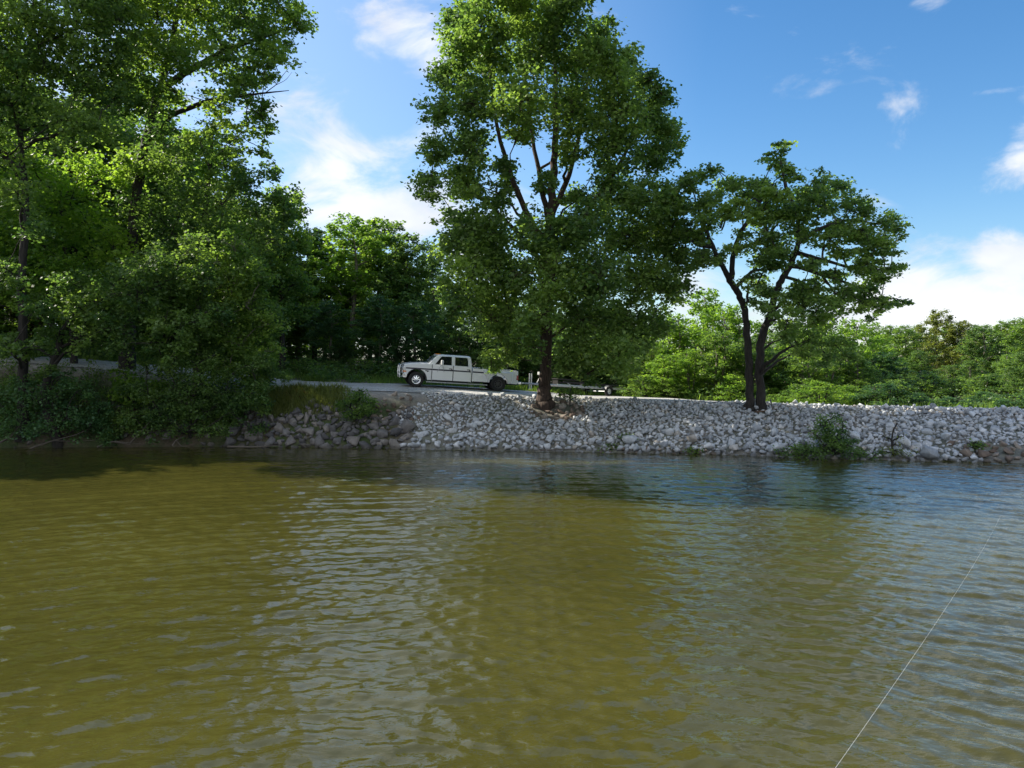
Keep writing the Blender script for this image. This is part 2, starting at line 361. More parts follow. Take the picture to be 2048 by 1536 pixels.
def leaves(blobs, size, rng, spread=0.15, flat=0.62, hang=0.35, per=40, tintbase=None):
    """blobs rows: x y z rx ry rz n. returns V, F(tris), tint, subcentres per blob"""
    allP, allT, subs = [], [], []
    for bi, (x, y, z, rx, ry, rz, n) in enumerate(blobs):
        K = max(3, int(n/per))
        d = rng.randn(K, 3); d /= np.linalg.norm(d, axis=1, keepdims=True)
        r = rng.rand(K, 1)**0.38*rng.uniform(0.8, 1.25, (K, 1))
        sc = np.array([x, y, z])+d*r*np.array([rx, ry, rz]); subs.append(sc)
        idx = rng.randint(0, K, int(n)); rad = (rx+ry+rz)/3
        s = (spread*rad+0.09)*rng.uniform(0.6, 1.4, K)[idx][:, None]
        p = sc[idx]+rng.randn(int(n), 3)*np.array([1, 1, flat])*s
        allP.append(p)
        ct = rng.rand(K)*0.5+0.25*(rng.rand()) + (0 if tintbase is None else tintbase[bi])
        allT.append(np.clip(ct[idx]+rng.randn(int(n))*0.14, 0, 1))
    P = np.vstack(allP); Tt = np.concatenate(allT); n = len(P)
    a = rng.rand(n)*2*np.pi
    dirv = np.stack([np.cos(a), np.sin(a), -hang-rng.rand(n)*hang*2+0.15], 1); dirv /= np.linalg.norm(dirv, axis=1, keepdims=True)
    up = rng.randn(n, 3)*0.55+np.array([0, 0, 1.0]); side = np.cross(dirv, up); side /= (np.linalg.norm(side, axis=1, keepdims=True)+1e-9)
    nn = np.cross(side, dirv)
    L = size*(0.6+0.85*rng.rand(n))[:, None]; w = L*0.42
    v0 = P; v2 = P+dirv*L; mid = P+dirv*L*0.45
    v1 = mid+side*w-nn*L*0.10; v3 = mid-side*w-nn*L*0.10
    V = np.stack([v0, v1, v2, v3], 1).reshape(-1, 3)
    b = np.arange(n)[:, None]*4
    Fc = np.concatenate([b+np.array([[0, 1, 2]]), b+np.array([[0, 2, 3]])], 1).reshape(-1, 3)
    return V, Fc, np.repeat(Tt, 4), subs

def tree(name, base, stems, blobs, leafm, barkm, seed, leaf=0.15, label=None, cat='tree', group=None, tintbase=None,
         spread=0.15, flat=0.62, hang=0.35, twig=0.5, limb_r=1.0, S=9, extra_leafm=None):
    """stems: list of list of (x,y,z,r) world; blobs world rows. Everything stored relative to base."""
    rng = np.random.RandomState(seed); base = np.array(base, float)
    root = empty(name, base)
    nodes = []; parts = []
    for st in stems:
        st = np.array(st, float); st[:, :3] -= base
        # subdivide with a smooth interpolation + slight wobble
        tpar = np.linspace(0, len(st)-1, (len(st)-1)*5+1); q = np.arange(len(st))
        P = np.stack([np.interp(tpar, q, st[:, k]) for k in range(4)], 1)
        for _ in range(2): P[1:-1, :3] = (P[:-2, :3]+2*P[1:-1, :3]+P[2:, :3])/4
        P[1:-1, :2] += rng.randn(len(P)-2, 2)*P[1:-1, 3:4]*0.12
        V, Q = tubes(P[None, :, :3], P[None, :, 3], S+3)
        V += (rng.rand(len(V), 3)-0.5)*np.repeat(P[:, 3], S+3)[:, None]*0.16
        parts.append((V, Q)); nodes.append(P)
    small = cat != 'tree'
    if not small:
        V, Q = merge(parts); mesh_np('trunk', V, Q, 4, barkm, root, smooth=True)
    nodes = np.vstack(nodes)
    B = np.array(blobs, float); B[:, :3] -= base
    hmin = nodes[:, 2].min()+0.12*(nodes[:, 2].max()-nodes[:, 2].min())
    cand = nodes[nodes[:, 2] > hmin]
    order = np.argsort([np.min(np.linalg.norm(cand[:, :3]-b[:3], axis=1)) for b in B])
    bp = []; brd = []
    for k in order:
        c = B[k, :3]; dv = c-cand[:, :3]; dist = np.linalg.norm(dv, axis=1); hz = np.hypot(dv[:, 0], dv[:, 1])
        cost = dist+1.6*np.maximum(0, cand[:, 2]-(c[2]-0.45*hz))+0.5/np.maximum(cand[:, 3], 0.02)*0.02
        j = np.argmin(cost); p0 = cand[j, :3]; r0 = min(cand[j, 3]*0.72, 0.022*dist[j]+0.025)*limb_r
        ts = np.linspace(0, 1, 7)[:, None]
        ctrl = p0+(c-p0)*0.5+np.array([0, 0, 0.12*dist[j]])*(1 if c[2] > p0[2]-0.5 else -0.3)+rng.randn(3)*0.06*dist[j]
        path = (1-ts)**2*p0+2*ts*(1-ts)*ctrl+ts**2*c; path[1:-1] += rng.randn(5, 3)*0.02*dist[j]
        rads = r0*(1-ts[:, 0])**0.8*0.85+0.014
        bp.append(path); brd.append(rads)
        cand = np.vstack([cand, np.hstack([path[2:], rads[2:, None]])])
    parts = (parts if small else [])+[tubes(np.array(bp), np.array(brd), 6)]
    LV, LF, LT, subs = leaves(B, leaf, rng, spread, flat, hang, tintbase=tintbase)
    tw, tr = [], []
    for k, sc in enumerate(subs):
        sel = sc[rng.rand(len(sc)) < twig]
        for s in sel:
            c = B[k, :3]+(s-B[k, :3])*0.05; m_ = (c+s)/2+rng.randn(3)*0.1; tw.append([c, m_, s]); tr.append([0.016, 0.011, 0.004])
    if tw: parts.append(tubes(np.array(tw), np.array(tr), 3))
    V, Q = merge(parts); mesh_np('stems' if small else 'branches', V, Q, 4, barkm, root, smooth=True)
    mesh_np('crown', LV, LF, 3, leafm, root, tint=LT)
    tag(root, label, cat, group)
    return root

def dup(root, loc, rz=0, scale=1.0, label=None, group=None, leafm=None):
    r = root.copy(); COL.objects.link(r); r.location = loc; r.rotation_euler = (0, 0, rz)
    r.scale = scale if hasattr(scale, '__len__') else (scale,)*3
    if label: r['label'] = label
    if group: r['group'] = group
    for ch in list(root.children):
        c = ch.copy(); COL.objects.link(c); c.parent = r
        if leafm and ch.name.startswith('crown'):
            c.material_slots[0].link = 'OBJECT'; c.material_slots[0].material = leafm
    return r

def pxblobs(lst, d0, axis_px, halfw, dens, rng, depth=1.0, flatz=1.0, both=True):
    """turn (px,py,r[,rz]) silhouettes measured on the photo into blobs with real depth round the tree's own axis"""
    out = []
    for it in lst:
        px, py, r = it[:3]; rz = it[3] if len(it) > 3 else r*flatz
        u = (px-axis_px)/halfw; hd = math.sqrt(max(0.04, 1-u*u))*halfw/F*d0*depth
        offs = [(-0.62, .8), (0.25, 1.0)] if both else [(0.0, 1.0)]
        for s, q in offs:
            dd = hd*(s+rng.uniform(-.22, .22))+(0 if both else hd*rng.uniform(-.5, .5)); d = d0+dd
            p = W(px+rng.uniform(-8, 8), py+rng.uniform(-6, 6), d); rr = r/F*d0*rng.uniform(.9, 1.05)
            out.append((p[0], p[1], p[2], rr, rr, rz/F*d0, dens*rr*rr))
    return out
# ------------------------------------------------------------------ riprap and boulders
def rock_shapes(n, seed, flat=0.72):
    import bmesh
    out = []; rng = np.random.RandomState(seed)
    for k in range(n):
        bm = bmesh.new(); pts = rng.randn(12, 3); pts /= np.linalg.norm(pts, axis=1, keepdims=True)
        pts *= (0.75+0.35*rng.rand(12, 1))*np.array([1.0, 0.62+0.3*rng.rand(), flat*(0.7+0.4*rng.rand())])*0.5
        for p in pts: bm.verts.new(p)
        r = bmesh.ops.convex_hull(bm, input=list(bm.verts))
        junk = [e for e in r['geom_interior'] if isinstance(e, bmesh.types.BMVert)]
        if junk: bmesh.ops.delete(bm, geom=junk, context='VERTS')
        bmesh.ops.dissolve_limit(bm, angle_limit=R(10), verts=bm.verts[:], edges=bm.edges[:])
        bmesh.ops.bevel(bm, geom=bm.edges[:], offset=0.018, segments=1, affect='EDGES', clamp_overlap=True)
        bmesh.ops.triangulate(bm, faces=bm.faces[:])
        bm.verts.ensure_lookup_table()
        V = np.array([v.co[:] for v in bm.verts]); Fc = np.array([[v.index for v in f.verts] for f in bm.faces]); bm.free()
        out.append((V, Fc))
    return out
SHAPES = rock_shapes(14, 5)

def scatter(xr, ur, n, rfun, seed, gap=0.80):
    """dart throwing over the slope: x, u (0 water .. 1 crest), returns x,y,r"""
    rng = np.random.RandomState(seed); cells = {}; out = []
    for _ in range(n):
        x = rng.uniform(*xr); u = rng.uniform(*ur); y = sh(x)+u*(cr(x)-sh(x)); r = rfun(x, u, rng)
        if r is None: continue
        ci, cj = int(x/0.7), int(y/0.7); ok = True
        for a in (-1, 0, 1):
            for b in (-1, 0, 1):
                for (x2, y2, r2) in cells.get((ci+a, cj+b), ()):
                    if (x-x2)**2+(y-y2)**2 < ((r+r2)*gap)**2: ok = False; break
                if not ok: break
            if not ok: break
        if ok: cells.setdefault((ci, cj), []).append((x, y, r)); out.append((x, y, r, u))
    return np.array(out)

def rot_mats(n, rng, tilt=0.45):
    a = rng.rand(n)*2*np.pi; tx = rng.randn(n)*tilt; ty = rng.randn(n)*tilt
    ca, sa = np.cos(a), np.sin(a); z0 = np.zeros(n); o1 = np.ones(n)
    Rz = np.array([[ca, -sa, z0], [sa, ca, z0], [z0, z0, o1]]).transpose(2, 0, 1)
    Rx = np.array([[o1, z0, z0], [z0, np.cos(tx), -np.sin(tx)], [z0, np.sin(tx), np.cos(tx)]]).transpose(2, 0, 1)
    Ry = np.array([[np.cos(ty), z0, np.sin(ty)], [z0, o1, z0], [-np.sin(ty), z0, np.cos(ty)]]).transpose(2, 0, 1)
    return Rz @ Rx @ Ry

def lay_stones(pts, seed, mat, single_name, single_label, single_cat, group, stuff_name, stuff_label, max_single, lift=0.12):
    rng = np.random.RandomState(seed); n = len(pts)
    z = T(pts[:, 0], pts[:, 1])+0.05*(vnoise(pts[:, 0]*1.2, pts[:, 1]*1.2, 77)-.5)*(lift > .1)+rng.randn(n)*.02; R3 = rot_mats(n, rng, 0.5); sid = rng.randint(0, len(SHAPES), n)
    loc = np.stack([pts[:, 0], pts[:, 1], z+pts[:, 2]*lift], 1); s = pts[:, 2]*2.15
    px = pts[:, 0]/pts[:, 1]*F+CX
    score = np.where((px > 5) & (px < 2043), s/pts[:, 1], -1)
    top = set(np.argsort(-score)[:max_single].tolist())
    protos = {}
    Vs, Fs, Ts, b = [], [], [], 0
    for i in range(n):
        V, Fc = SHAPES[sid[i]]
        if i in top and score[i] > 0:
            k = sid[i]
            if k not in protos:
                o = mesh_np(single_name, V, Fc, 3, mat, tint=np.zeros(len(V)))
                protos[k] = o
            else:
                o = protos[k].copy(); COL.objects.link(o)
            o.matrix_world = Matrix.Translation(loc[i]) @ Matrix(R3[i].tolist()).to_4x4() @ Matrix.Scale(float(s[i]), 4)
            tag(o, single_label, single_cat, group)
        else:
            VV = (V*s[i]) @ R3[i].T+loc[i]; Vs.append(VV); Fs.append(Fc+b); b += len(V); Ts.append(np.full(len(V), rng.rand()))
    if Vs:
        o = mesh_np(stuff_name, np.vstack(Vs), np.vstack(Fs), 3, mat, tint=np.concatenate(Ts))
        tag(o, stuff_label, 'stones', kind='stuff')

def trunk_near(x, y): return math.hypot(x-1.55, (y-36.3)*0.9) < 0.95 or math.hypot(x-3.3, (y-35.6)) < 0.0
def brown_zone(x, u, y): return ((x-2.1)/1.25)**2+((y-36.8)/0.95)**2 < 1 and not (x < 0.9 and u < .5)
def r_pale(x, u, rng):
    y = sh(x)+u*(cr(x)-sh(x))
    if u > 1.05+.25*max(0, min(1, (x-9)/2)): return None
    if x < -4.75+0.5*math.sin(u*9)+(0.4 if u > .8 else 0): return None
    if brown_zone(x, u, y) or math.hypot(x-1.55, y-37.2) < .6: return None
    if x > 17.4+2.2*(u) and u < .30: return None
    big = 0.180-0.065*u+(0.05 if u < 0.18 else 0)
    if x > 9: big += 0.02
    return max(0.07, big*rng.choice([0.55, 0.8, 1.0, 1.3, 1.85], p=[.26, .26, .26, .15, .07]))
P1 = scatter((-6, 34), (-0.04, 1.30), 90000, r_pale, 11, 0.68)
P2 = scatter((-5, 34), (0.0, 1.04), 6000, lambda x, u, rng: (lambda r: None if r is None else r*.8)(r_pale(x, u, rng)), 12, 0.9); P2[:, 3] = 9
lay_stones(P1, 1, M['stone_pale'], 'riprap_stone', 'one of the larger pale grey angular riprap stones on the bare bank', 'stone', 'larger pale riprap stones on the bank',
           'riprap', 'loose layer of smaller pale grey riprap covering the bank slope', 290)
lay_stones(P2, 2, M['stone_pale'], 'x', 'x', 'stone', 'x', 'riprap_top_layer', 'scattered pale grey riprap lying proud on the bank slope', 0, lift=0.9)

def r_old(x, u, rng):
    if x > -4.6 or x < -12.8: return None
    if u > 0.68+0.16*math.sin(x*1.3) : return None
    return rng.uniform(0.22, 0.48)*(1.15 if u < .35 else 0.85)
P = scatter((-13, -4.4), (-0.03, 0.9), 30000, r_old, 21, 0.56)
lay_stones(P, 3, M['stone_old'], 'boulder', 'weathered dark grey boulder packed in the old stonework of the bank', 'boulder', 'old dark boulders on the bank', 'rubble', 'smaller weathered rubble', 300, lift=0.10)
P = scatter((-13, -4.4), (-0.02, 0.9), 20000, lambda x, u, rng: (lambda r: None if r is None else r*.45)(r_old(x, u, rng)), 31, 0.8)
lay_stones(P, 13, M['stone_old'], 'x', 'x', 'stone', 'x', 'boulder_rubble', 'small dark rubble filling the joints between the old boulders', 0, lift=0.5)
P = scatter((-7.2, -4.0), (0.45, 0.98), 700, lambda x, u, rng: rng.uniform(.10, .24) if (x+4.6+(u-.5)*1.5) < .5 and x > -7.4+u*1.5 else None, 23, 0.95)
lay_stones(P, 9, M['stone_brown'], 'tan_stone', 'tan stone beside the left end of the pale riprap', 'stone', 'tan stones at the left end of the riprap', 'tan_gravel', 'small tan stones', 300, lift=0.2)
P = scatter((-22, -12.6), (-0.03, 0.55), 900, lambda x, u, rng: rng.uniform(0.16, 0.34) if vnoise(np.array(x*.7), np.array(u*3.), 8) > .35 else None, 24, 0.80)
lay_stones(P, 4, M['stone_old'], 'shaded_boulder', 'dark grey boulder in the deep shade under the left trees', 'boulder', 'boulders under the left thicket', 'shaded_rubble', 'shaded rubble', 200, lift=0.15)  # same dark grey stone colour as the old boulders
P = scatter((0.4, 4.0), (0.1, 1.02), 3000, lambda x, u, rng: rng.uniform(.12, .27) if brown_zone(x, u, sh(x)+u*(cr(x)-sh(x))) and math.hypot(x-1.55, sh(x)+u*(cr(x)-sh(x))-37.2) > .5 else None, 25, 0.76)
lay_stones(P, 5, M['stone_brown'], 'brown_stone', 'brown stone heaped around the foot of the tall centre tree', 'stone', 'brown stones at the centre tree', 'brown_gravel', 'small brown stones', 300, lift=0.3)
P = scatter((17.0, 24), (-0.03, 0.30), 1500, lambda x, u, rng: rng.uniform(.17, .36), 26, 0.76)
lay_stones(P, 6, M['stone_brown'], 'shore_boulder', 'brownish boulder at the waterline below the far right riprap', 'boulder', 'brown boulders at the right waterline', 'shore_gravel', 'small brown shore stones', 300, lift=0.2)
P = scatter((3.6, 8.2), (-0.02, 0.05), 240, lambda x, u, rng: rng.uniform(.07, .15), 27, 0.9)
lay_stones(P, 7, M['stone_brown'], 'waterline_stone', 'small tan stone at the waterline left of the low green sprigs', 'stone', 'tan waterline stones', 'waterline_gravel', 'small tan waterline stones', 200, lift=0.5)

# ------------------------------------------------------------------ the tall centre tree
rng = np.random.RandomState(42)
CT = [(960,40,52),(1040,20,62),(1120,30,58),(1200,62,34),(1195,110,42),(918,95,40),(905,30,28),(985,-55,58),(1085,-75,62),(1160,-35,46),(1030,-150,45),(1100,-170,36),
 (900,150,44),(980,120,60),(1070,100,62),(1155,125,58),(1232,152,46),(1285,165,36),(1262,105,26),
 (870,222,36),(945,205,58),(1045,200,62),(1145,215,64),(1235,220,58),(1300,225,45),(1338,262,30),(1330,190,22),
 (868,300,34),(945,290,52),(1230,300,58),(1305,310,44),(1350,290,22),(1040,262,34),(1010,330,26),(1130,300,32),
 (866,372,34),(930,372,48),(1000,385,34),(1215,385,52),(1285,392,50),(1325,405,36),(1100,370,24),(1150,400,30),
 (925,452,44),(985,470,50),(1085,468,50),(1180,462,54),(1265,465,52),(1335,470,38),(905,490,30),
 (935,545,42),(1010,555,54),(1105,555,54),(1200,555,56),(1290,560,52),(1345,575,30),(1360,530,26),
 (925,612,32),(985,640,44),(1060,640,34),(1160,640,48),(1240,645,48),(1310,640,30),
 (985,706,20),(1015,705,30),(1160,700,40),(1230,705,42),(1290,690,26),(1130,730,22),(1175,742,18),(988,738,12),(1245,730,20),(1060,700,20),
 (1150,480,26),(1040,540,26),(950,500,24),(900,575,20)]
B = pxblobs([(a, b, c*(.90 if b < 430 else 1.06)) for a, b, c in CT], 37.2, 1100, 265, 1150, rng, depth=0.95, flatz=0.92)
tb = W(1090, 812, 37.2); tb[2] = Tz(tb[0], tb[1])-0.1
ax = lambda py, px, r, dd=0.0: (*W(px, py, 37.2+dd), r)
stem = [(tb[0]-.06, tb[1], tb[2], .46), ax(795, 1089, .36), ax(770, 1090, .28), ax(730, 1091, .25), ax(650, 1093, .27), ax(560, 1096, .25), ax(470, 1100, .22), ax(380, 1105, .19), ax(290, 1110, .15), ax(180, 1112, .11), ax(60, 1108, .07), ax(-60, 1100, .04)]
fork1 = [ax(560, 1096, .2), ax(480, 1130, .15, .3), ax(400, 1190, .12, .5), ax(330, 1240, .09, .6), ax(240, 1280, .05, .5)]
fork2 = [ax(520, 1098, .2), ax(440, 1060, .14, -.4), ax(350, 1020, .11, -.5), ax(240, 990, .08, -.5), ax(100, 975, .05, -.3)]
fork3 = [ax(460, 1100, .16), ax(380, 1085, .12, .5), ax(280, 1065, .09, .8), ax(150, 1050, .05, .8)]
fork4 = [ax(430, 1103, .16), ax(350, 1140, .11, -.5), ax(260, 1160, .08, -.8), ax(120, 1180, .04, -.6)]
fork5 = [ax(540, 1096, .15), ax(470, 1040, .10, .6), ax(410, 980, .07, 1.0), ax(360, 920, .04, 1.2)]
tbs = rng.rand(len(B))**2*0.6-0.12
tree('sweetgum_tree', tb, [stem, fork1, fork2, fork3, fork4, fork5], B, M['leaf_gum'], M['bark_red'], 5, leaf=0.158,
     label='tall centre tree with reddish trunk standing in the riprap beside the truck', group=None, twig=0.6, tintbase=tbs)

# ------------------------------------------------------------------ the twin-trunk tree on the right
z2 = lambda x, y: (1300+x/2.648, 260+y/2.648)
RT0 = [(250,240,48),(350,205,34),(190,300,40),(690,105,34,24),(640,150,26,18),(700,195,40,24),(760,240,40,24),(560,290,52),(690,340,58),(820,330,54),(905,300,52),(1000,300,46,34),(905,232,20),(420,300,56),(300,370,58),(170,420,56),
 (90,470,44),(470,370,36),(200,520,52),(320,470,50),(100,570,40),(620,410,52,32),(790,420,60),(930,410,60),(1060,400,50,32),(1150,440,52,34),(1250,480,50,30),(1310,530,34,22),(800,530,60,36),(930,560,60,32),(1080,560,60,30),(1210,590,56,30),(1270,650,34,16),
 (1150,720,60,30),(1280,735,42,16),(1220,790,44,18),(1010,840,60,30),(1150,860,56,26),(1260,905,48,20),(1345,915,26,12),(1110,930,44,26),(1180,975,24,14),(270,660,50,32),(330,700,36),(180,640,30),(600,610,48,30),(660,560,40,26),(560,800,46,34),(640,700,50,32),
 (800,940,60,44),(900,1010,60,40),(740,1010,56,44),(850,1120,62,40),(960,1140,52,34),(1050,1190,40,22),(770,1180,44,34),(720,880,50,34),(800,860,50,32),(560,900,36,30),(620,980,30,24),(700,1090,34,28),(930,900,44,26),(880,780,24,16),(950,1230,34,18),(140,330,50),(60,380,46),(100,640,44),(500,450,46),(400,430,44),(560,480,40,28),(480,640,40,28),(600,700,44,30),(700,640,50),(860,700,46,26),(980,760,44,22),(640,850,44),(1000,930,50),(860,830,44,26),(500,340,44),(620,330,46),(1130,540,50),(1180,660,50,24),(250,560,50),(1000,500,50),(700,450,50),(600,520,30,20),(1010,650,44,16),(500,540,26,18)]
RT = []
for it in RT0:
    px, py = z2(it[0], it[1]); r = it[2]/2.648*1.42; RT.append((px, py, r, (it[3]/2.648*1.5 if len(it) > 3 else r*0.62)))
rng = np.random.RandomState(8)
B = pxblobs(RT, 36.2, 1560, 235, 1050, rng, depth=0.85)
q = lambda x, y, r, dd=0.0: (*W(*z2(x, y), 36.2+dd), r)
b2 = W(1512, 822, 36.2); b2[2] = Tz(b2[0], b2[1])-.1
s1 = [(b2[0]-.27, b2[1], b2[2], .25), q(526, 1440, .19), q(528, 1350, .175), q(522, 1200, .165), q(512, 1050, .155), q(498, 930, .15), q(462, 855, .145), q(425, 800, .135), q(372, 700, .11), q(330, 615, .10), q(290, 520, .07, .5), q(250, 400, .05, .8)]
s2 = [(b2[0]+.27, b2[1], b2[2], .28), q(586, 1440, .22), q(584, 1350, .195), q(580, 1150, .18), q(600, 1070, .175), q(632, 990, .17), q(660, 870, .155), q(705, 780, .145), q(750, 700, .13), q(790, 590, .11), q(780, 450, .10), q(720, 300, .08), q(690, 150, .05)]
br = [[q(430, 790, .13), q(440, 650, .11), q(480, 540, .09), q(560, 420, .08), q(600, 360, .05)],
      [q(330, 620, .09), q(250, 612, .07), q(190, 560, .05)],
      [q(455, 835, .10), q(505, 780, .08), q(550, 742, .07), q(650, 738, .04)],
      [q(735, 715, .12), q(810, 730, .10), q(900, 765, .08), q(1010, 798, .06), q(1150, 850, .03)],
      [q(905, 765, .06), q(950, 820, .045), q(978, 870, .03)],
      [q(775, 650, .11), q(850, 670, .09), q(960, 700, .07), q(1090, 738, .05), q(1250, 740, .03)],
      [q(460, 640, .08), q(570, 590, .06), q(640, 540, .05), q(690, 480, .03)],
      [q(372, 520, .05), q(385, 480, .04), q(420, 420, .03), q(380, 530, .04)],
      [q(720, 780, .08), q(800, 800, .06), q(825, 860, .03)],
      [q(785, 600, .10), q(900, 520, .08), q(1050, 470, .05), q(1220, 500, .03)]]
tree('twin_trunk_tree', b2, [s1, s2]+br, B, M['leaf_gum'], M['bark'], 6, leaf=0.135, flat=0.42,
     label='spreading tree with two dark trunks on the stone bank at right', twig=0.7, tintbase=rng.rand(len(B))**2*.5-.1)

# ------------------------------------------------------------------ left thicket trees
def stand(name, base_px, d, trunk_pts, blobs_px, halfw, axis, dens, seed, leafm, barkm, label, leaf=0.16, depth=0.8, r0=0.2, flatz=0.85, group=None, **kw):
    rng = np.random.RandomState(seed)
    p = W(*base_px, d); z = Tz(p[0], p[1]); n = len(trunk_pts)
    st = [(p[0], p[1], z-.15, r0*1.35)]
    for i, tp in enumerate(trunk_pts):
        dd = tp[2] if len(tp) > 2 else 0; st.append((*W(tp[0], tp[1], d+dd), r0*(1-0.85*(i+1)/(n+1))+.02))
    B = pxblobs(blobs_px, d, axis, halfw, dens, rng, depth=depth, flatz=flatz); kw.setdefault('tintbase', rng.rand(len(B))**2*.6-.12)
    return tree(name, (p[0], p[1], z), [st]+kw.pop('more', []), B, leafm, barkm, seed, leaf=leaf, label=label, group=group, **kw)
LA = [(30,380,40),(70,460,36),(20,540,40),(75,620,36),(15,700,36),(70,690,24),(20,-60,80),(110,-90,80),(190,-30,75),(240,40,60),(60,30,75),(150,60,75),(10,110,75),(90,130,70),(180,150,65),(240,120,45),(-60,20,80),(-50,160,80),(30,210,60),(120,240,55),(-20,290,55),(190,250,45),(230,200,35),(-70,260,60),(60,-180,70),(150,-200,60),(-60,-120,80),(-30,-210,60)]
stand('shore_tree', (45, 872), 35.6, [(46,820),(47,740),(46,640),(42,560),(50,470),(52,400),(42,300),(40,200),(60,80),(80,-80)], LA, 200, 90, 560, 31, M['leaf_deep'], M['bark'],
      'tall tree with thin dark upright trunk at the far left water edge', r0=.22, twig=.4)
LB = [(590,42,30),(560,20,40),(610,50,16),(520,80,46),(555,110,34),(480,30,60),(400,20,66),(320,30,66),(450,120,56),(370,110,50),(290,110,58),(490,170,44),(430,210,36),(520,225,28),(480,262,30),(535,262,18),(300,200,46),(240,0,60),(380,-70,70),(470,-60,60),(300,-80,66),(540,-30,40),(350,-150,50),(430,-150,50),(530,150,26),(260,180,40),(520,300,20),(450,300,30),(350,185,30)]
stand('overhanging_oak', (255, 760), 40.5, [(255,640),(262,520),(270,400),(290,280),(320,180),(350,60),(370,-60)], LB, 300, 380, 520, 32, M['leaf_mid'], M['bark'],
      'big oak leaning out over the gap at top left with a bare twig below', r0=.32, leaf=.17, flat=.5, twig=.7,
      more=[[(*W(320,180,40.5),.2),(*W(380,140,40),.15),(*W(450,100,39.7),.11),(*W(540,70,39.6),.07),(*W(600,48,39.6),.03)],
            [(*W(290,280,40.5),.2),(*W(340,230,39.8),.14),(*W(420,200,39.4),.10),(*W(480,192,39.3),.07),(*W(530,186,39.3),.045),(*W(578,181,39.3),.014)],
            [(*W(530,186,39.3),.025),(*W(552,170,39.3),.018),(*W(566,150,39.3),.012),(*W(578,136,39.3),.006)],
            [(*W(500,190,39.3),.03),(*W(512,160,39.3),.015),(*W(524,140,39.3),.006)],
            [(*W(552,170,39.3),.014),(*W(572,160,39.3),.01),(*W(584,144,39.3),.005)]])
LC = [(400,290,44),(450,330,40),(330,330,50),(500,360,38),(540,345,22),(380,390,50),(450,410,50),(520,430,42),(300,420,46),(560,400,30),(350,470,46),(430,480,46),(500,500,42),(545,480,34),(280,330,40),(250,400,40),(320,260,34),(420,255,24),(575,440,26)]
stand('broad_maple', (400, 765), 41.5, [(402,700),(395,620),(400,520),(410,430),(420,340),(425,270)], LC, 170, 410, 560, 33, M['leaf_deep'], M['bark'],
      'dense dark green tree under the leaning oak left of the gap', r0=.2, leaf=.16)
LD = [(560,400,30),(590,430,26),(545,430,30),(600,400,16),(570,470,36),(530,480,36),(600,490,26),(560,530,40),(600,560,30),(530,560,36),(565,610,36),(600,630,22),(540,650,30)]
stand('slender_oak', (565, 770), 47, [(565,700),(562,600),(565,500),(568,420)], LD, 60, 565, 620, 34, M['leaf_mid'], M['bark'],
      'slender tree with sunlit top just left of the far treeline', r0=.16, leaf=.17)
LE = [(60,330,60),(20,400,66),(110,400,60),(170,340,50),(180,440,56),(60,480,60),(-30,480,60),(130,520,50),(220,500,50),(10,560,55),(80,590,50),(190,580,44),(240,340,40),(240,600,40),(-40,600,50),(140,630,36)]
stand('young_sweetgum', (150, 765), 41, [(148,700),(140,600),(130,500),(120,400),(110,300)], LE, 170, 90, 420, 35, M['leaf_bright'], M['bark'],
      'bright yellow green tree behind the upright trunk at far left', r0=.15, leaf=.18)
LF_ = [(200,600,44),(150,560,40),(250,690,30),(360,690,30),(60,700,24),(280,540,40),(20,690,24),(330,720,20),(90,740,18),(300,520,46),(350,560,46),(280,600,46),(420,560,40),(230,650,40),(330,640,44),(390,640,40),(180,680,34),(300,690,24),(240,560,40),(380,500,36),(160,610,38),(110,660,30),(440,620,30)]
stand('understory_tree', (118, 870), 35.3, [(85,790),(110,720),(125,660),(160,620),(220,590),(300,580)], LF_, 190, 270, 640, 36, M['leaf_deep'], M['bark'],
      'leaning dark trunk tree with shaded leaves low at far left', r0=.17, leaf=.14, depth=.5)
LG = [(470,500,34),(430,520,30),(495,530,30),(460,570,44),(520,560,34),(410,590,36),(500,610,44),(445,640,44),(530,650,34),(395,660,34),(480,690,42),(535,700,26),(420,710,34),(370,710,24),(450,745,34),(510,745,30),(545,620,22)]
stand('leaning_ash', (385, 790), 37.4, [(390,740),(400,690),(410,640),(430,590),(455,540),(470,500)], LG, 100, 460, 1100, 37, M['leaf_mid'], M['bark_pale'],
      'small tree with pale slanting trunk overhanging the road at left', r0=.1, leaf=.13)
LH = [(330,740,24),(400,735,24),(350,715,22),(450,745,24),(290,735,18),(500,735,22),(430,710,20),(530,720,18),(220,860,22),(250,845,24),(530,815,20),(520,845,18),(300,790,30),(350,770,30),(400,770,34),(450,790,34),(500,790,30),(270,830,30),(320,830,34),(370,820,36),(420,820,36),(465,830,30),(300,862,24),(350,868,22),(400,866,22),(440,865,20),(520,770,20),(250,770,20)]
stand('bank_shrub', (380, 885), 35.9, [(380,850),(385,820),(390,790)], LH, 150, 380, 1100, 38, M['leaf_deep'], M['bark'],
      'low leafy bush hanging over the shaded water edge left of the boulders', leaf=.10, r0=.06, depth=.5, cat='shrub', flatz=.8)
LI = [(245,745,16),(270,765,22),(290,785,22),(250,790,20),(230,770,14),(310,765,16)]
stand('sumac_bush', (265, 800), 36.6, [(262,780),(258,762)], LI, 50, 265, 600, 39, M['leaf_bright'], M['bark'],
      'small sunlit yellow green sumac bush below the road at left', leaf=.14, r0=.03, cat='shrub', hang=.5)
LJ = [(80,800,40),(130,830,36),(30,850,40),(180,850,34),(90,860,34),(150,780,28),(-10,800,40),(200,820,26),(120,750,20),(30,770,24),(220,870,20)]
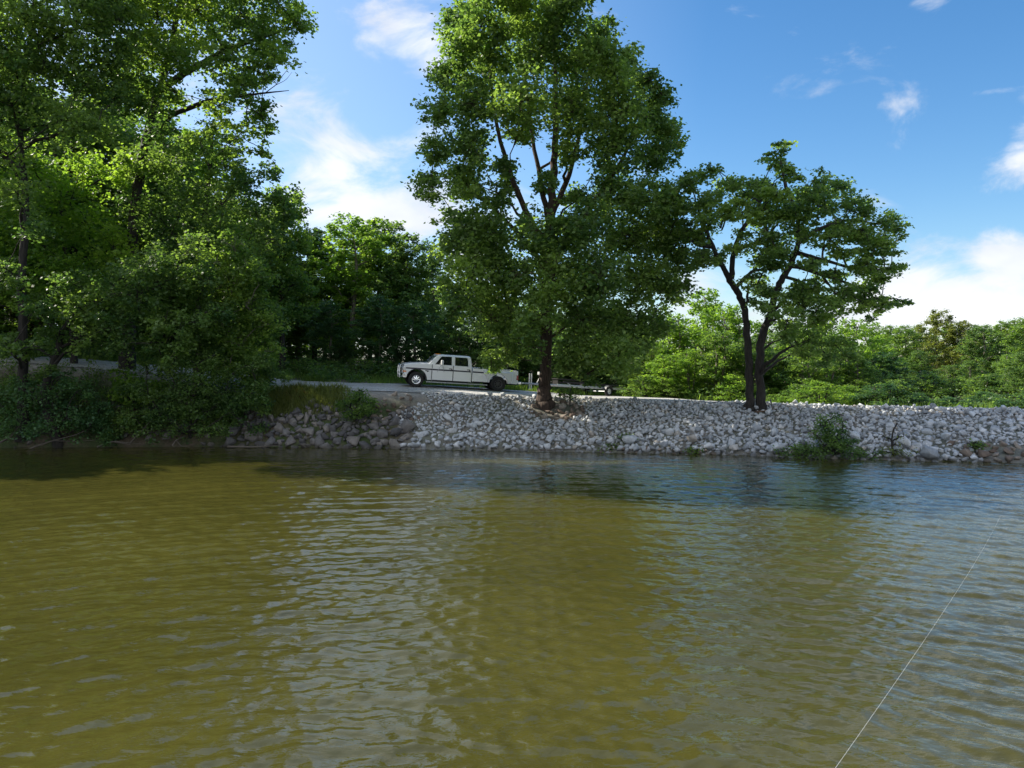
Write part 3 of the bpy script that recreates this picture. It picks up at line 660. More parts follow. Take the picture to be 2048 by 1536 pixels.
stand('shaded_shrub', (110, 885), 35.4, [(110,850),(105,810),(100,780)], LJ, 130, 100, 900, 40, M['leaf_shade'], M['bark'],
      'dark shaded bush at the foot of the far left trunks', leaf=.10, r0=.05, cat='shrub', depth=.5)
LN = [(40,770,26),(80,760,22),(0,790,30),(-40,800,36),(130,770,20),(60,800,30),(10,830,30),(150,800,26),(190,795,22),(220,830,28),(170,835,28),(-60,840,36),(240,860,22),(290,800,18)]
stand('briar_thicket', (100, 850), 37.2, [(100,830),(98,800),(95,780)], LN, 160, 90, 1200, 61, M['leaf_deep'], M['bark'],
      'dense dark briars filling the upper bank beside the far left trunks', leaf=.09, r0=.04, cat='shrub', depth=.5)
LO = [(545,740,16),(560,752,14),(520,755,18),(500,770,20),(480,790,20),(530,772,14),(460,800,22),(505,805,16),(470,830,20)]
stand('road_edge_shrub', (500, 820), 37.2, [(500,800),(505,780)], LO, 60, 505, 1300, 62, M['leaf_deep'], M['bark'],
      'dark shrub beside the road just left of the yellow grass', leaf=.09, r0=.03, cat='shrub', depth=.5)
LK = [(705,800,15),(690,812,13),(722,796,13),(735,815,14),(700,826,12),(715,782,9),(745,805,8),(718,820,14)]
stand('green_bush', (712, 836), 36.0, [(712,825),(713,812)], LK, 34, 715, 2200, 41, M['leaf_mid'], M['bark'],
      'small bright green bush on the boulders below the truck front', leaf=.085, r0=.02, cat='shrub')
LL = [(1570,908,8),(1590,904,10),(1615,900,12),(1640,908,12),(1740,908,9),(1755,912,8),(1700,885,10),(1690,850,6),(1625,870,7),(1655,845,9),(1645,855,10),(1672,838,8),(1640,838,6),(1665,860,13),(1650,872,13),(1680,868,11),(1668,885,16),(1645,893,14),(1690,888,14),(1700,902,13),(1715,908,10),(1625,905,12),(1690,870,9),(1605,908,10),(1590,912,7),(1730,912,7),(1615,890,5),(1635,850,6)]
stand('willow_shrub', (1668, 918), 31.0, [(1666,900),(1660,875),(1655,850)], LL, 110, 1662, 2600, 42, M['leaf_deep'], M['bark'],
      'leafy willow shrub growing from the water edge before the right riprap', leaf=.075, r0=.025, cat='shrub', depth=.4, flatz=1.0)
LM = [(1790,905,12),(1810,910,11),(1770,908,9),(1830,912,9),(1790,882,5),(1775,870,3),(1800,870,3),(1845,915,6)]
stand('bare_shrub', (1787, 918), 30.6, [(1785,900),(1783,880),(1786,862),(1795,846)], LM, 50, 1800, 1700, 43, M['leaf_olive'], M['bark'],
      'sparse shrub with bare twigs at the water edge right of the willow shrub', leaf=.065, r0=.02, cat='shrub', depth=.4)
for i, (px, py, d, s, lab) in enumerate([(1395,905,32.6,12,'low green sprig at the waterline below the twin trunk tree'),(1230,899,33.4,10,'low yellow green sprig at the waterline below the trailer'),
        (1250,878,33.7,8,'dark green sprig among the stones below the trailer'),(1950,893,30.2,9,'small sprig on the brown stones at the far right bank'),(1140,790,37.2,10,'leafy shoot just right of the centre tree trunk'),(1210,905,33.3,6,'tiny sprig at the water left of the yellow green sprig')]):
    L_ = [(px+random.uniform(-s, s)*1.6, py-random.uniform(0, s)*.7, s*random.uniform(.45, .8)) for _ in range(6)]
    stand('bank_sprig', (px, py+5), d, [(px, py), (px, py-s*.6)], L_, s*2.2, px, 1500, 50+i, M['leaf_mid'], M['bark'], lab, leaf=.07, r0=.012, cat='plant', depth=.6)

# ------------------------------------------------------------------ the wood behind
def proto(name, H, Rw, low, nb, dens, seed, leafm, barkm, leaf, label, cat='tree', multi=1, S=8):
    rng = np.random.RandomState(seed); Bl = []
    cz_, rz = (H+low)/2, (H-low)/2
    for k in range(nb):
        t = (k+.5)/nb; zz = low+(H-low)*t; prof = math.sin(math.pi*min(1, (t*0.86+0.12)))**0.7
        a = k*2.4+rng.randn()*.3; rr = Rw*prof*rng.uniform(.25, 1.05); br = Rw*rng.uniform(.20, .38)*(0.6+.4*prof)
        Bl.append((rr*math.cos(a), rr*math.sin(a), zz, br, br, br*.75, dens*br*br))
    stems = []
    for j in range(multi):
        a = j*2.2; o = 0.0 if multi == 1 else 0.15*Rw
        stems.append([(0.3*o*math.cos(a), 0.3*o*math.sin(a), -.3, .016*H+.03), (o*math.cos(a), o*math.sin(a), H*.35, .012*H+.02), (1.5*o*math.cos(a)+rng.randn()*.2, 1.5*o*math.sin(a), H*.7, .007*H+.01), (1.8*o*math.cos(a), 1.8*o*math.sin(a), H*.95, .02)])
    return tree(name, (0, 0, 0), stems, Bl, leafm, barkm, seed, leaf=leaf, label=label, cat=cat, twig=.35, S=S)
PR = {}
PR['a'] = proto('forest_tree', 14, 3.6, 3.0, 60, 330, 101, M['leaf_deep'], M['bark'], .21, None)
PR['b'] = proto('forest_tree', 12, 3.2, 1.2, 60, 340, 102, M['leaf_mid'], M['bark_pale'], .20, None)
PR['c'] = proto('forest_tree', 8, 2.7, 0.4, 55, 380, 103, M['leaf_bright'], M['bark_pale'], .17, None, multi=3)
PR['d'] = proto('forest_tree', 16, 3.0, 5.0, 50, 330, 104, M['leaf_deep'], M['bark'], .21, None)
PR['s'] = proto('thicket_shrub', 3.2, 1.9, 0.1, 34, 420, 105, M['leaf_mid'], M['bark'], .12, None, cat='shrub', multi=3)
used = set()
def plant(k, px, d, top, wid=1.0, mat=None, label=None, group=None, rz=None):
    """px: where it stands, d distance, top: pixel row its top reaches"""
    x = (px-CX)/F*d; z = Tz(x, d); H = {'a': 14.4, 'b': 12.4, 'c': 8.4, 'd': 16.4, 's': 3.4}[k]
    h = EYE-(top-HY)/F*d-z; s = h/H; ws = s**0.6*wid; rz = random.uniform(0, 6.28) if rz is None else rz
    if k not in used:
        r = PR[k]; used.add(k); r.location = (x, d, z); r.rotation_euler = (0, 0, rz); r.scale = (ws, ws, s)
        if mat:
            for c in r.children:
                if c.name.startswith('crown'): c.material_slots[0].link = 'OBJECT'; c.material_slots[0].material = mat
        if label: r['label'] = label
        if group: r['group'] = group
    else: r = dup(PR[k], (x, d, z), rz, (ws, ws, s), label, group, mat)
    if group is None and 'group' in r: del r['group']
    return r
Ld, Lm, Lb, Lo, Lu = (M[k] for k in ('leaf_deep', 'leaf_mid', 'leaf_bright', 'leaf_olive', 'leaf_shade'))
G1 = 'treeline left of the centre tree'
for k, px, d, top, w, m, lab in [
    ('a',630,56,452,1.0,Ld,'dark tree of the far treeline, next to the slender oak'),
    ('b',705,54,428,1.15,Lb,'sunlit yellow green tree that peaks above the far treeline'),
    ('a',755,58,432,1.1,Lm,'rounded tree with lit top right of the yellow green peak'),
    ('a',815,55,462,1.0,Ld,'dark rounded tree behind the truck cab'),
    ('b',862,60,500,0.8,Ld,'lower dark tree at the right end of the far treeline'),
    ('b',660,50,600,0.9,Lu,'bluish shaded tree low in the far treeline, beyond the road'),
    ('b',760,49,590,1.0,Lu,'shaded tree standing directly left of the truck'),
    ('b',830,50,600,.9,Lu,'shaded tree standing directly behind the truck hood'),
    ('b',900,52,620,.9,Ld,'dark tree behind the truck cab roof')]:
    plant(k, px, d, top, w, m, lab)
for px, d, top in [(600,68,520),(650,72,500),(700,70,520),(790,70,500),(850,72,540),(560,66,480),(740,80,480),(910,75,590)]:
    plant('d', px, d, top, 1.0, Ld, 'half hidden tree in the second row behind the far treeline', G1)
G2 = 'trees deep in the left wood'
for px, d, top in [(-120,44,120),(-40,52,60),(60,55,160),(150,50,180),(230,56,120),(320,52,260),(380,60,260),(440,54,380),(500,58,400),(-200,50,60),(-330,46,0),(-480,44,0),(-650,48,-40),(20,68,200),(180,70,220),(340,72,300),(480,70,430)]:
    plant(random.choice('ab'), px, d, top, 1.15, random.choice([Lm, Lb, Ld, Lb]), 'tree standing deep in the left wood behind the shore thicket', G2)
G3 = 'trees hidden behind the centre tree'
for px, d, top in [(960,60,560),(1020,56,600),(1080,60,580),(1140,56,610),(1200,62,610),(1250,58,640),(1100,50,690),(1180,52,680)]:
    plant(random.choice('ab'), px, d, top, 1.0, Ld, 'dark tree half hidden behind the centre tree and trailer', G3)
for k, px, d, top, w, m, lab in [
    ('c',1300,50,668,1.0,Lb,'low yellow green tree right of the trailer tail'),
    ('c',1345,52,622,1.0,Lb,'sunlit lime green tree between the trailer and the twin trunks'),
    ('c',1412,53,572,1.0,Lb,'tallest lime green tree left of the twin trunks'),
    ('c',1462,50,604,.9,Lb,'lime green tree immediately left of the twin trunks'),
    ('c',1530,54,640,1.0,Lm,'green tree seen between and behind the twin trunks'),
    ('c',1590,51,640,1.0,Lb,'sunlit bushy tree right of the twin trunks'),
    ('c',1640,54,628,1.0,Lb,'taller sunlit tree behind the willow shrub'),
    ('c',1700,56,632,.95,Lb,'sunlit tree at the right edge of the twin trunk crown'),
    ('c',1740,62,640,1.0,Lb,'green tree where the lit group meets the darker far wood'),
    ('b',1810,84,650,1.1,Lm,'rounded tree in the far right wood'),
    ('b',1875,88,618,1.0,Lo,'tall olive tree with feathery top in the far right wood'),
    ('b',1925,86,640,1.0,Lo,'dull olive tree right of the feathery topped tree'),
    ('b',1965,80,650,1.1,Ld,'dark tree in the far right wood'),
    ('b',2010,84,640,1.1,Lm,'tree near the right edge of the far wood'),
    ('b',2056,70,632,1.1,Lm,'tree cut by the right edge of the photo'),
    ('c',2020,64,706,1.1,Lm,'low spreading tree in front of the far right wood'),
    ('c',1900,68,728,1.1,Ld,'low dark tree in front of the olive trees')]:
    plant(k, px, d, top, w, m, lab)
for px, d, top in [(925,51,660),(965,52,640),(1005,51,650),(1045,52,640),(1085,52,650),(1125,53,650),(1165,53,640),(1210,53,660),(890,51,680)]:
    plant('c', px, d, top, 1.1, Ld, 'dark bushy tree directly behind the trailer and truck bed', 'dark bushy trees behind the trailer')
G4 = 'far right wood'
for px, d, top in [(1780,92,650),(1840,96,648),(1760,76,690),(1840,78,700),(1900,98,644),(1960,98,648),(2030,98,640),(2110,90,650),(2180,88,640),(2260,90,640),(2360,86,630),(2480,84,620),(2150,70,690),(1690,72,680),(1620,74,680),(1560,76,675),(1480,74,668),(1400,74,650),(1330,74,640),(2300,74,680)]:
    plant(random.choice('bc'), px, d, top, 1.15, random.choice([Lm, Lo, Ld]), 'tree filling the back of the far right wood', G4)
G5 = 'low shrubs along the foot of the woods'
for px, d, top in [(1500,47,690),(1560,48,715),(1610,46,700),(1660,47.5,690),(1715,47,705),(1765,52,725),(1800,58,735),(1850,62,745),(1940,62,750),(1990,58,740),(2050,54,720),(1330,47,700),(1380,47,690),(1440,47,680),(1275,50,715)]:
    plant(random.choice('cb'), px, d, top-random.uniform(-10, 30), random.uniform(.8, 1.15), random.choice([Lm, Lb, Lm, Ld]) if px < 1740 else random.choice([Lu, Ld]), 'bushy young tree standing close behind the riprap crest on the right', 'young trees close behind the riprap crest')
G6 = 'trees beyond the left edge'
for px, d, top in [(-600,36,90),(-860,36,0),(-1150,36,0),(-1500,37,0)]:
    plant('a', px, d, top, 1.5, Ld, 'tall shore tree continuing the wood past the left edge of the view', G6)
for px, d, top in [(-60,58,500),(20,60,480),(90,54,520),(160,57,500),(230,52,540),(290,56,500),(350,53,520),(410,57,500),(470,52,560),(530,56,520),(590,60,560),(-140,54,480),(60,75,560),(140,78,540),(220,80,560),(300,78,560),(380,76,580),(460,80,560),(540,78,580),(620,82,580),(700,80,580),(-20,80,540)]:
    plant('c', px, d, top, 1.5, random.choice([Lm, Ld, Lb]), 'bushy tree filling the low gap deep in the left wood', 'low trees deep in the left wood')
for i, px in enumerate(range(1470, 2160, 21)):
    d = 46.0
    for _ in range(4): x = (px-CX)/F*d; d = float(cr(x)+road_w(x))+random.uniform(.8, 3.2)
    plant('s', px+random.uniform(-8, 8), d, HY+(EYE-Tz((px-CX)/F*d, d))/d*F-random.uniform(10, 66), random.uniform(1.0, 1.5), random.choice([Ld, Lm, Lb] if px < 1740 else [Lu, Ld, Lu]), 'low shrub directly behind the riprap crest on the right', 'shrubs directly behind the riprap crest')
for px, d, h in [(560,50,20),(610,47,26),(660,48,24),(720,47,30),(770,47,24),(840,48,26),(900,48,26),(960,49,30),(1010,50,24),(1060,52,28),(1290,47,34),(1340,46,26),(1385,46.5,24),(1430,46,26),(1480,45.5,26),(1530,46,30),(1580,45,34),(1625,45.5,30),(1680,46,34),(1730,47,30),(1790,58,36),(1850,60,40),(1910,60,36),(1965,58,44),(2020,56,36),(2070,56,50),(2130,56,50),(1820,50,14),(1760,50,20),(1250,52,36),(1200,54,30),(1140,55,34),(90,47,30),(160,48,44),(230,47,34),(300,48,40),(20,48,40),(380,47,34),(450,48,30),(520,48,30),(1875,50,12),(1930,50,10),(1990,50,14)]:
    base = HY+(EYE-Tz((px-CX)/F*d, d))/d*F
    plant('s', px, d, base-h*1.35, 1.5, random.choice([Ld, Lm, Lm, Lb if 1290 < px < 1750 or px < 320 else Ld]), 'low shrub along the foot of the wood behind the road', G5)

# ------------------------------------------------------------------ understory stuff: weeds, leaf sprays, grass
def ground_cover(name, label, spots, leafm, size, seed, dens):
    rng = np.random.RandomState(seed); Bl = []
    for (x, y, r, h) in spots: Bl.append((x, y, Tz(x, y)+h*.5, r, r, h*.6, dens*r*r))
    V, Fc, Tn, _ = leaves(np.array(Bl), size, rng, .25, .8, .3)
    o = mesh_np(name, V, Fc, 3, leafm, tint=Tn); tag(o, label, 'undergrowth', kind='stuff')
rg = np.random.RandomState(77); sp = []
for _ in range(330):
    x = rg.uniform(-30, -12.6); u = rg.uniform(0.1, 1.0); y = sh(x)+u*(cr(x)-sh(x)); sp.append((x, y, rg.uniform(.2, .5), rg.uniform(.15, .55)))
ground_cover('undergrowth', 'leafy weeds covering the shaded left bank', sp, M['leaf_mid'], .09, 1, 420)
sp = []
for _ in range(560):
    x = rg.uniform(-34, 40); y = cr(x)+road_w(x)+rg.uniform(-.2, 8)
    if 0 < x < 9 and y < 47.5: continue
    sp.append((x, y, rg.uniform(.25, .7), rg.uniform(.1, 1.5)*rg.uniform(.3, 1)))
ground_cover('roadside_weeds', 'weeds and saplings growing behind the road', sp, M['leaf_deep'], .13, 2, 260)
def grass(name, label, spots, mat, seed):
    rng = np.random.RandomState(seed); P = []; H = []
    for (x, y, r, h, n) in spots:
        a = rng.rand(n)*6.28; q = r*np.sqrt(rng.rand(n)); X = x+q*np.cos(a); Y = y+q*np.sin(a); P.append(np.stack([X, Y, T(X, Y)], 1)); H.append(h*(.5+rng.rand(n)))
    P = np.vstack(P); H = np.concatenate(H)[:, None]; n = len(P); a = rng.rand(n)*6.28; w = np.stack([np.cos(a), np.sin(a), a*0], 1)*.012
    lean = rng.randn(n, 3)*np.array([.3, .3, 0])*H; up = np.array([0, 0, 1.])*H
    v = np.stack([P-w, P+w, P+up*.6+lean*.35+w*.8, P+up+lean, P+up*.6+lean*.35-w*.8], 1).reshape(-1, 3); b = np.arange(n)[:, None]*5
    L = (b+np.array([[0, 1, 2, 3, 4]])).ravel()
    o = mesh_np(name, v, L, 5, mat, tint=np.repeat(rng.rand(n), 5)); tag(o, label, 'grass', kind='stuff')
sp = []
for _ in range(120):
    px = rg.uniform(520, 690); d = rg.uniform(36.9, 38.3); x = (px-CX)/F*d; sp.append((x, d, .3, rg.uniform(.18, .42), 60))
grass('bank_grass', 'yellow green grass tufts on the bank below the road', sp, M['leaf_olive'], 4)
sp = [(x, cr(x)+road_w(x)+rg.uniform(-.2, 2.5), .5, rg.uniform(.15, .4), 50) for x in rg.uniform(-30, 34, 420)]
grass('verge_grass', 'rough grass along the far edge of the road', sp, M['leaf_mid'], 5)
sp = []
for _ in range(16):
    px = rg.uniform(570, 615); d = rg.uniform(37.4, 38.2); x = (px-CX)/F*d; sp.append((x, d, .12, .42))
ground_cover('red_weeds', 'reddish dock weeds standing in the yellow grass', sp, M['leaf_red'], .05, 6, 900)

# ------------------------------------------------------------------ driftwood and planks
def stick(name, pts, r, mat, label, cat='branch', group=None, forks=()):
    P = np.array([pts], float); n = len(pts); parts = [tubes(P, np.linspace(r, r*.35, n)[None], 7)]
    for f in forks: parts.append(tubes(np.array([f], float), np.linspace(r*.5, r*.15, len(f))[None], 5))
    V, Q = merge(parts); o = mesh_np(name, V, Q, 4, mat, smooth=True); tag(o, label, cat, group); return o
def WS(px, d, up=0.0):
    x = (px-CX)/F*d; return (x, d, max(Tz(x, d), 0)+up)
stick('driftwood_branch', [WS(195,34.9,.05), WS(225,34.9,.28), WS(262,35.2,.12)], .05, M['drift'], 'pale driftwood branch arching over the water at the far left')
stick('driftwood_branch', [WS(60,34.6,.0), WS(100,34.7,.30), WS(150,35.0,.55), WS(185,35.4,.8)], .04, M['drift'], 'long grey dead branch rising from the water beside the left shrub', forks=[[WS(110,34.75,.33), WS(150,34.7,.30), WS(190,34.8,.35)]])
stick('driftwood_branch', [WS(0,34.7,.25), WS(22,34.8,.5), WS(40,35.0,1.0)], .05, M['drift'], 'curved dead limb leaning on the far left trunk')
stick('driftwood_branch', [WS(455,34.9,.06), WS(505,34.8,.05), WS(560,34.9,.10)], .05, M['drift'], 'flat driftwood log at the waterline by the dark boulders')
stick('driftwood_branch', [WS(345,34.9,.1), WS(352,34.9,.35), WS(372,35.2,.5)], .04, M['drift'], 'short pale driftwood stub under the hanging bush', forks=[[WS(352,34.9,.35), WS(362,34.7,.1), WS(380,34.7,.05)]])
stick('driftwood_branch', [WS(260,35.1,.2), WS(285,35.1,.75), WS(305,35.4,1.25)], .035, M['drift'], 'dark slanting stick above the shaded boulders', forks=[[WS(230,34.8,.3), WS(262,34.8,.22), WS(300,34.8,.15)]])
stick('dead_twig', [WS(1568,31.6,.1), WS(1582,31.9,.22), WS(1596,32.3,.2)], .018, M['bark'], 'thin black twig lying on the riprap left of the willow shrub')
stick('dead_twig', [WS(1080,33.3,.05), WS(1130,33.2,.12), WS(1165,33.3,.05)], .02, M['drift'], 'thin dead stick at the waterline below the centre tree')
def board(name, a, b, w, h, mat, label):
    a = Vector(a); b = Vector(b); dv = (b-a).normalized(); s = dv.cross(Vector((0, 0, 1))).normalized()*w/2; u = s.cross(dv).normalized()*h/2
    V = [p+i*s+j*u for p in (a, b) for i, j in ((-1, -1), (1, -1), (1, 1), (-1, 1))]
    Fq = [(0, 1, 2, 3), (7, 6, 5, 4), (0, 4, 5, 1), (1, 5, 6, 2), (2, 6, 7, 3), (3, 7, 4, 0)]
    o = mesh_np(name, [tuple(v) for v in V], Fq, 4, mat); md = o.modifiers.new('b', 'BEVEL'); md.width = .008; tag(o, label, 'board'); return o
board('plank', W(1512, 824, 35.8), W(1552, 818, 36.1), .18, .06, M['plank'], 'weathered brown plank lying at the foot of the twin trunks')
board('grey_stake', W(1545, 818, 33.95), W(1541, 800, 36.2), .06, .05, M['drift'], 'short grey stake propped beside the plank at the twin trunks')
# ------------------------------------------------------------------ vehicles
class MB:
    def __init__(s): s.v = []; s.f = []; s.m = []
    def add(s, V, Fc, mi=0):
        b = len(s.v); s.v += [tuple(map(float, p)) for p in V]; s.f += [tuple(int(i)+b for i in f) for f in Fc]; s.m += [mi]*len(Fc); return s
    def prism(s, prof, y0, y1, mi=0):
        n = len(prof); V = [(x, y0, z) for x, z in prof]+[(x, y1, z) for x, z in prof]
        return s.add(V, [tuple(range(n)), tuple(range(2*n-1, n-1, -1))]+[((i+1) % n, i, n+i, n+(i+1) % n) for i in range(n)], mi)
    def box(s, x0, x1, y0, y1, z0, z1, mi=0): return s.prism([(x0, z0), (x1, z0), (x1, z1), (x0, z1)], y0, y1, mi)
    def tube(s, pts, r, S=8, mi=0):
        V, Q = tubes(np.array([pts], float), np.full((1, len(pts)), r) if np.isscalar(r) else np.array([r]), S); n = len(V)
        s.add(V, Q, mi); b = len(s.v)-n; s.f += [tuple(b+i for i in range(S)), tuple(b+n-S+i for i in range(S))][::1]; s.m += [mi]*2; return s
    def lathe(s, prof, c, S=28, mi=0, sy=1):
        """profile (radius, y) revolved round the y axis at c"""
        n = len(prof); V = []
        for k in range(S):
            a = 2*math.pi*k/S
            V += [(c[0]+r*math.cos(a), c[1]+y*sy, c[2]+r*math.sin(a)) for r, y in prof]
        return s.add(V, [(k*n+i, k*n+i+1, ((k+1) % S)*n+i+1, ((k+1) % S)*n+i) for k in range(S) for i in range(n-1)], mi)
    def loft(s, rings, mi=0, cap=True):
        n = len(rings[0]); V = [p for r in rings for p in r]
        Fc = [(k*n+i, k*n+(i+1) % n, (k+1)*n+(i+1) % n, (k+1)*n+i) for k in range(len(rings)-1) for i in range(n)]
        if cap: Fc += [tuple(range(n-1, -1, -1)), tuple((len(rings)-1)*n+i for i in range(n))]
        return s.add(V, Fc, mi)
    def build(s, name, mats, parent=None, bevel=0, seg=2, smooth=False):
        me = bpy.data.meshes.new(name); me.from_pydata(s.v, [], s.f)
        for m in (mats if isinstance(mats, (list, tuple)) else [mats]): me.materials.append(m)
        me.polygons.foreach_set('material_index', s.m)
        if smooth: me.polygons.foreach_set('use_smooth', [True]*len(me.polygons))
        import bmesh
        bm = bmesh.new(); bm.from_mesh(me); bmesh.ops.recalc_face_normals(bm, faces=bm.faces[:]); bm.to_mesh(me); bm.free()
        o = bpy.data.objects.new(name, me); COL.objects.link(o)
        if parent: o.parent = parent
        if bevel:
            md = o.modifiers.new('bevel', 'BEVEL'); md.width = bevel; md.segments = seg; md.limit_method = 'ANGLE'; md.angle_limit = R(35)
        return o
PAINT = pbr('white_paint', (0.80, 0.81, 0.82), 0.28, coat=0.6, noise=.05, nscale=2.0)
FLARE = pbr('flare_paint', (0.66, 0.67, 0.68), 0.35, coat=0.3)
CHROME = pbr('chrome', (0.75, 0.76, 0.78), 0.13, metal=1.0)
STEEL = pbr('galvanised_steel', (0.42, 0.43, 0.44), 0.5, metal=0.55, noise=.2)
BLACK = pbr('black_plastic', (0.012, 0.012, 0.013), 0.5)
NAVY = pbr('navy_stripe', (0.012, 0.012, 0.030), 0.35)
RUBBER = pbr('rubber', (0.022, 0.021, 0.021), 0.85, noise=.3, nscale=20)
DARK = pbr('underbody', (0.010, 0.009, 0.009), 0.9)
GLASS = pbr('dark_glass', (0.010, 0.013, 0.015), 0.04, coat=0.5)  # near-black opaque panels set on the solid cab shell
LENS = pbr('lamp_glass', (0.62, 0.62, 0.60), 0.08, coat=1.0)
AMBER = pbr('amber_lens', (0.75, 0.20, 0.02), 0.15, coat=1.0)
REDL = pbr('red_lens', (0.32, 0.012, 0.010), 0.2, coat=1.0)
WHITE = pbr('white_metal', (0.68, 0.68, 0.66), 0.4)
GREYR = pbr('dull_rim', (0.10, 0.10, 0.10), 0.55, metal=.5)
CARPET = pbr('bunk_carpet', (0.030, 0.028, 0.026), 0.95)

def wheel(parent, c, rad, wid, sy, rimm, dish=0.0, holes=8, dual=False):
    """c hub centre; sy = outward side (+1/-1)"""
    w = MB(); o = empty('wheel', (0, 0, 0)); o.parent = parent
    ri = rad*0.56
    def tyre(off):
        w.lathe([(ri, -wid*.36+off), (ri+.01, -wid*.5+off), (rad*.9, -wid*.5+off), (rad*.985, -wid*.42+off), (rad, -wid*.2+off), (rad, wid*.2+off), (rad*.985, wid*.42+off), (rad*.9, wid*.5+off), (ri+.01, wid*.5+off), (ri, wid*.36+off)], c, 36, 0, sy)
    tyre(0)
    if dual: tyre(-wid*1.15)
    w.build('tyre', RUBBER, o, smooth=True)
    m = MB(); yo = wid*.42-dish
    m.lathe([(ri*1.02, wid*.50), (ri*.93, wid*.49), (ri*.88, yo), (ri*.80, yo-.01)], c, 32, 0, sy)
    m.lathe([(ri*.80, yo-.03), (0.001, yo-.03)], c, 24, 1, sy)
    m.lathe([(ri*.42, yo-.02), (ri*.40, yo+.012), (ri*.22, yo+.016), (ri*.20, yo+.05), (ri*.14, yo+.06), (0.001, yo+.06)], c, 20, 0, sy)
    for k in range(holes):
        a = 2*math.pi*k/holes; ca, sa = math.cos(a), math.sin(a); h = ri*.13
        ring = lambda r, y: [(c[0]+r*ca-h*sa, c[1]+sy*y, c[2]+r*sa+h*ca), (c[0]+r*ca+h*sa, c[1]+sy*y, c[2]+r*sa-h*ca)]
        A = ring(ri*.38, yo+.008); B_ = ring(ri*.84, yo-.002); A2 = ring(ri*.38, yo-.02); B2 = ring(ri*.84, yo-.025)
        m.add(A+B_+A2+B2, [(0, 1, 3, 2), (4, 6, 7, 5), (0, 2, 6, 4), (1, 5, 7, 3)])
    m.build('rim', [rimm, DARK], o)
    return o

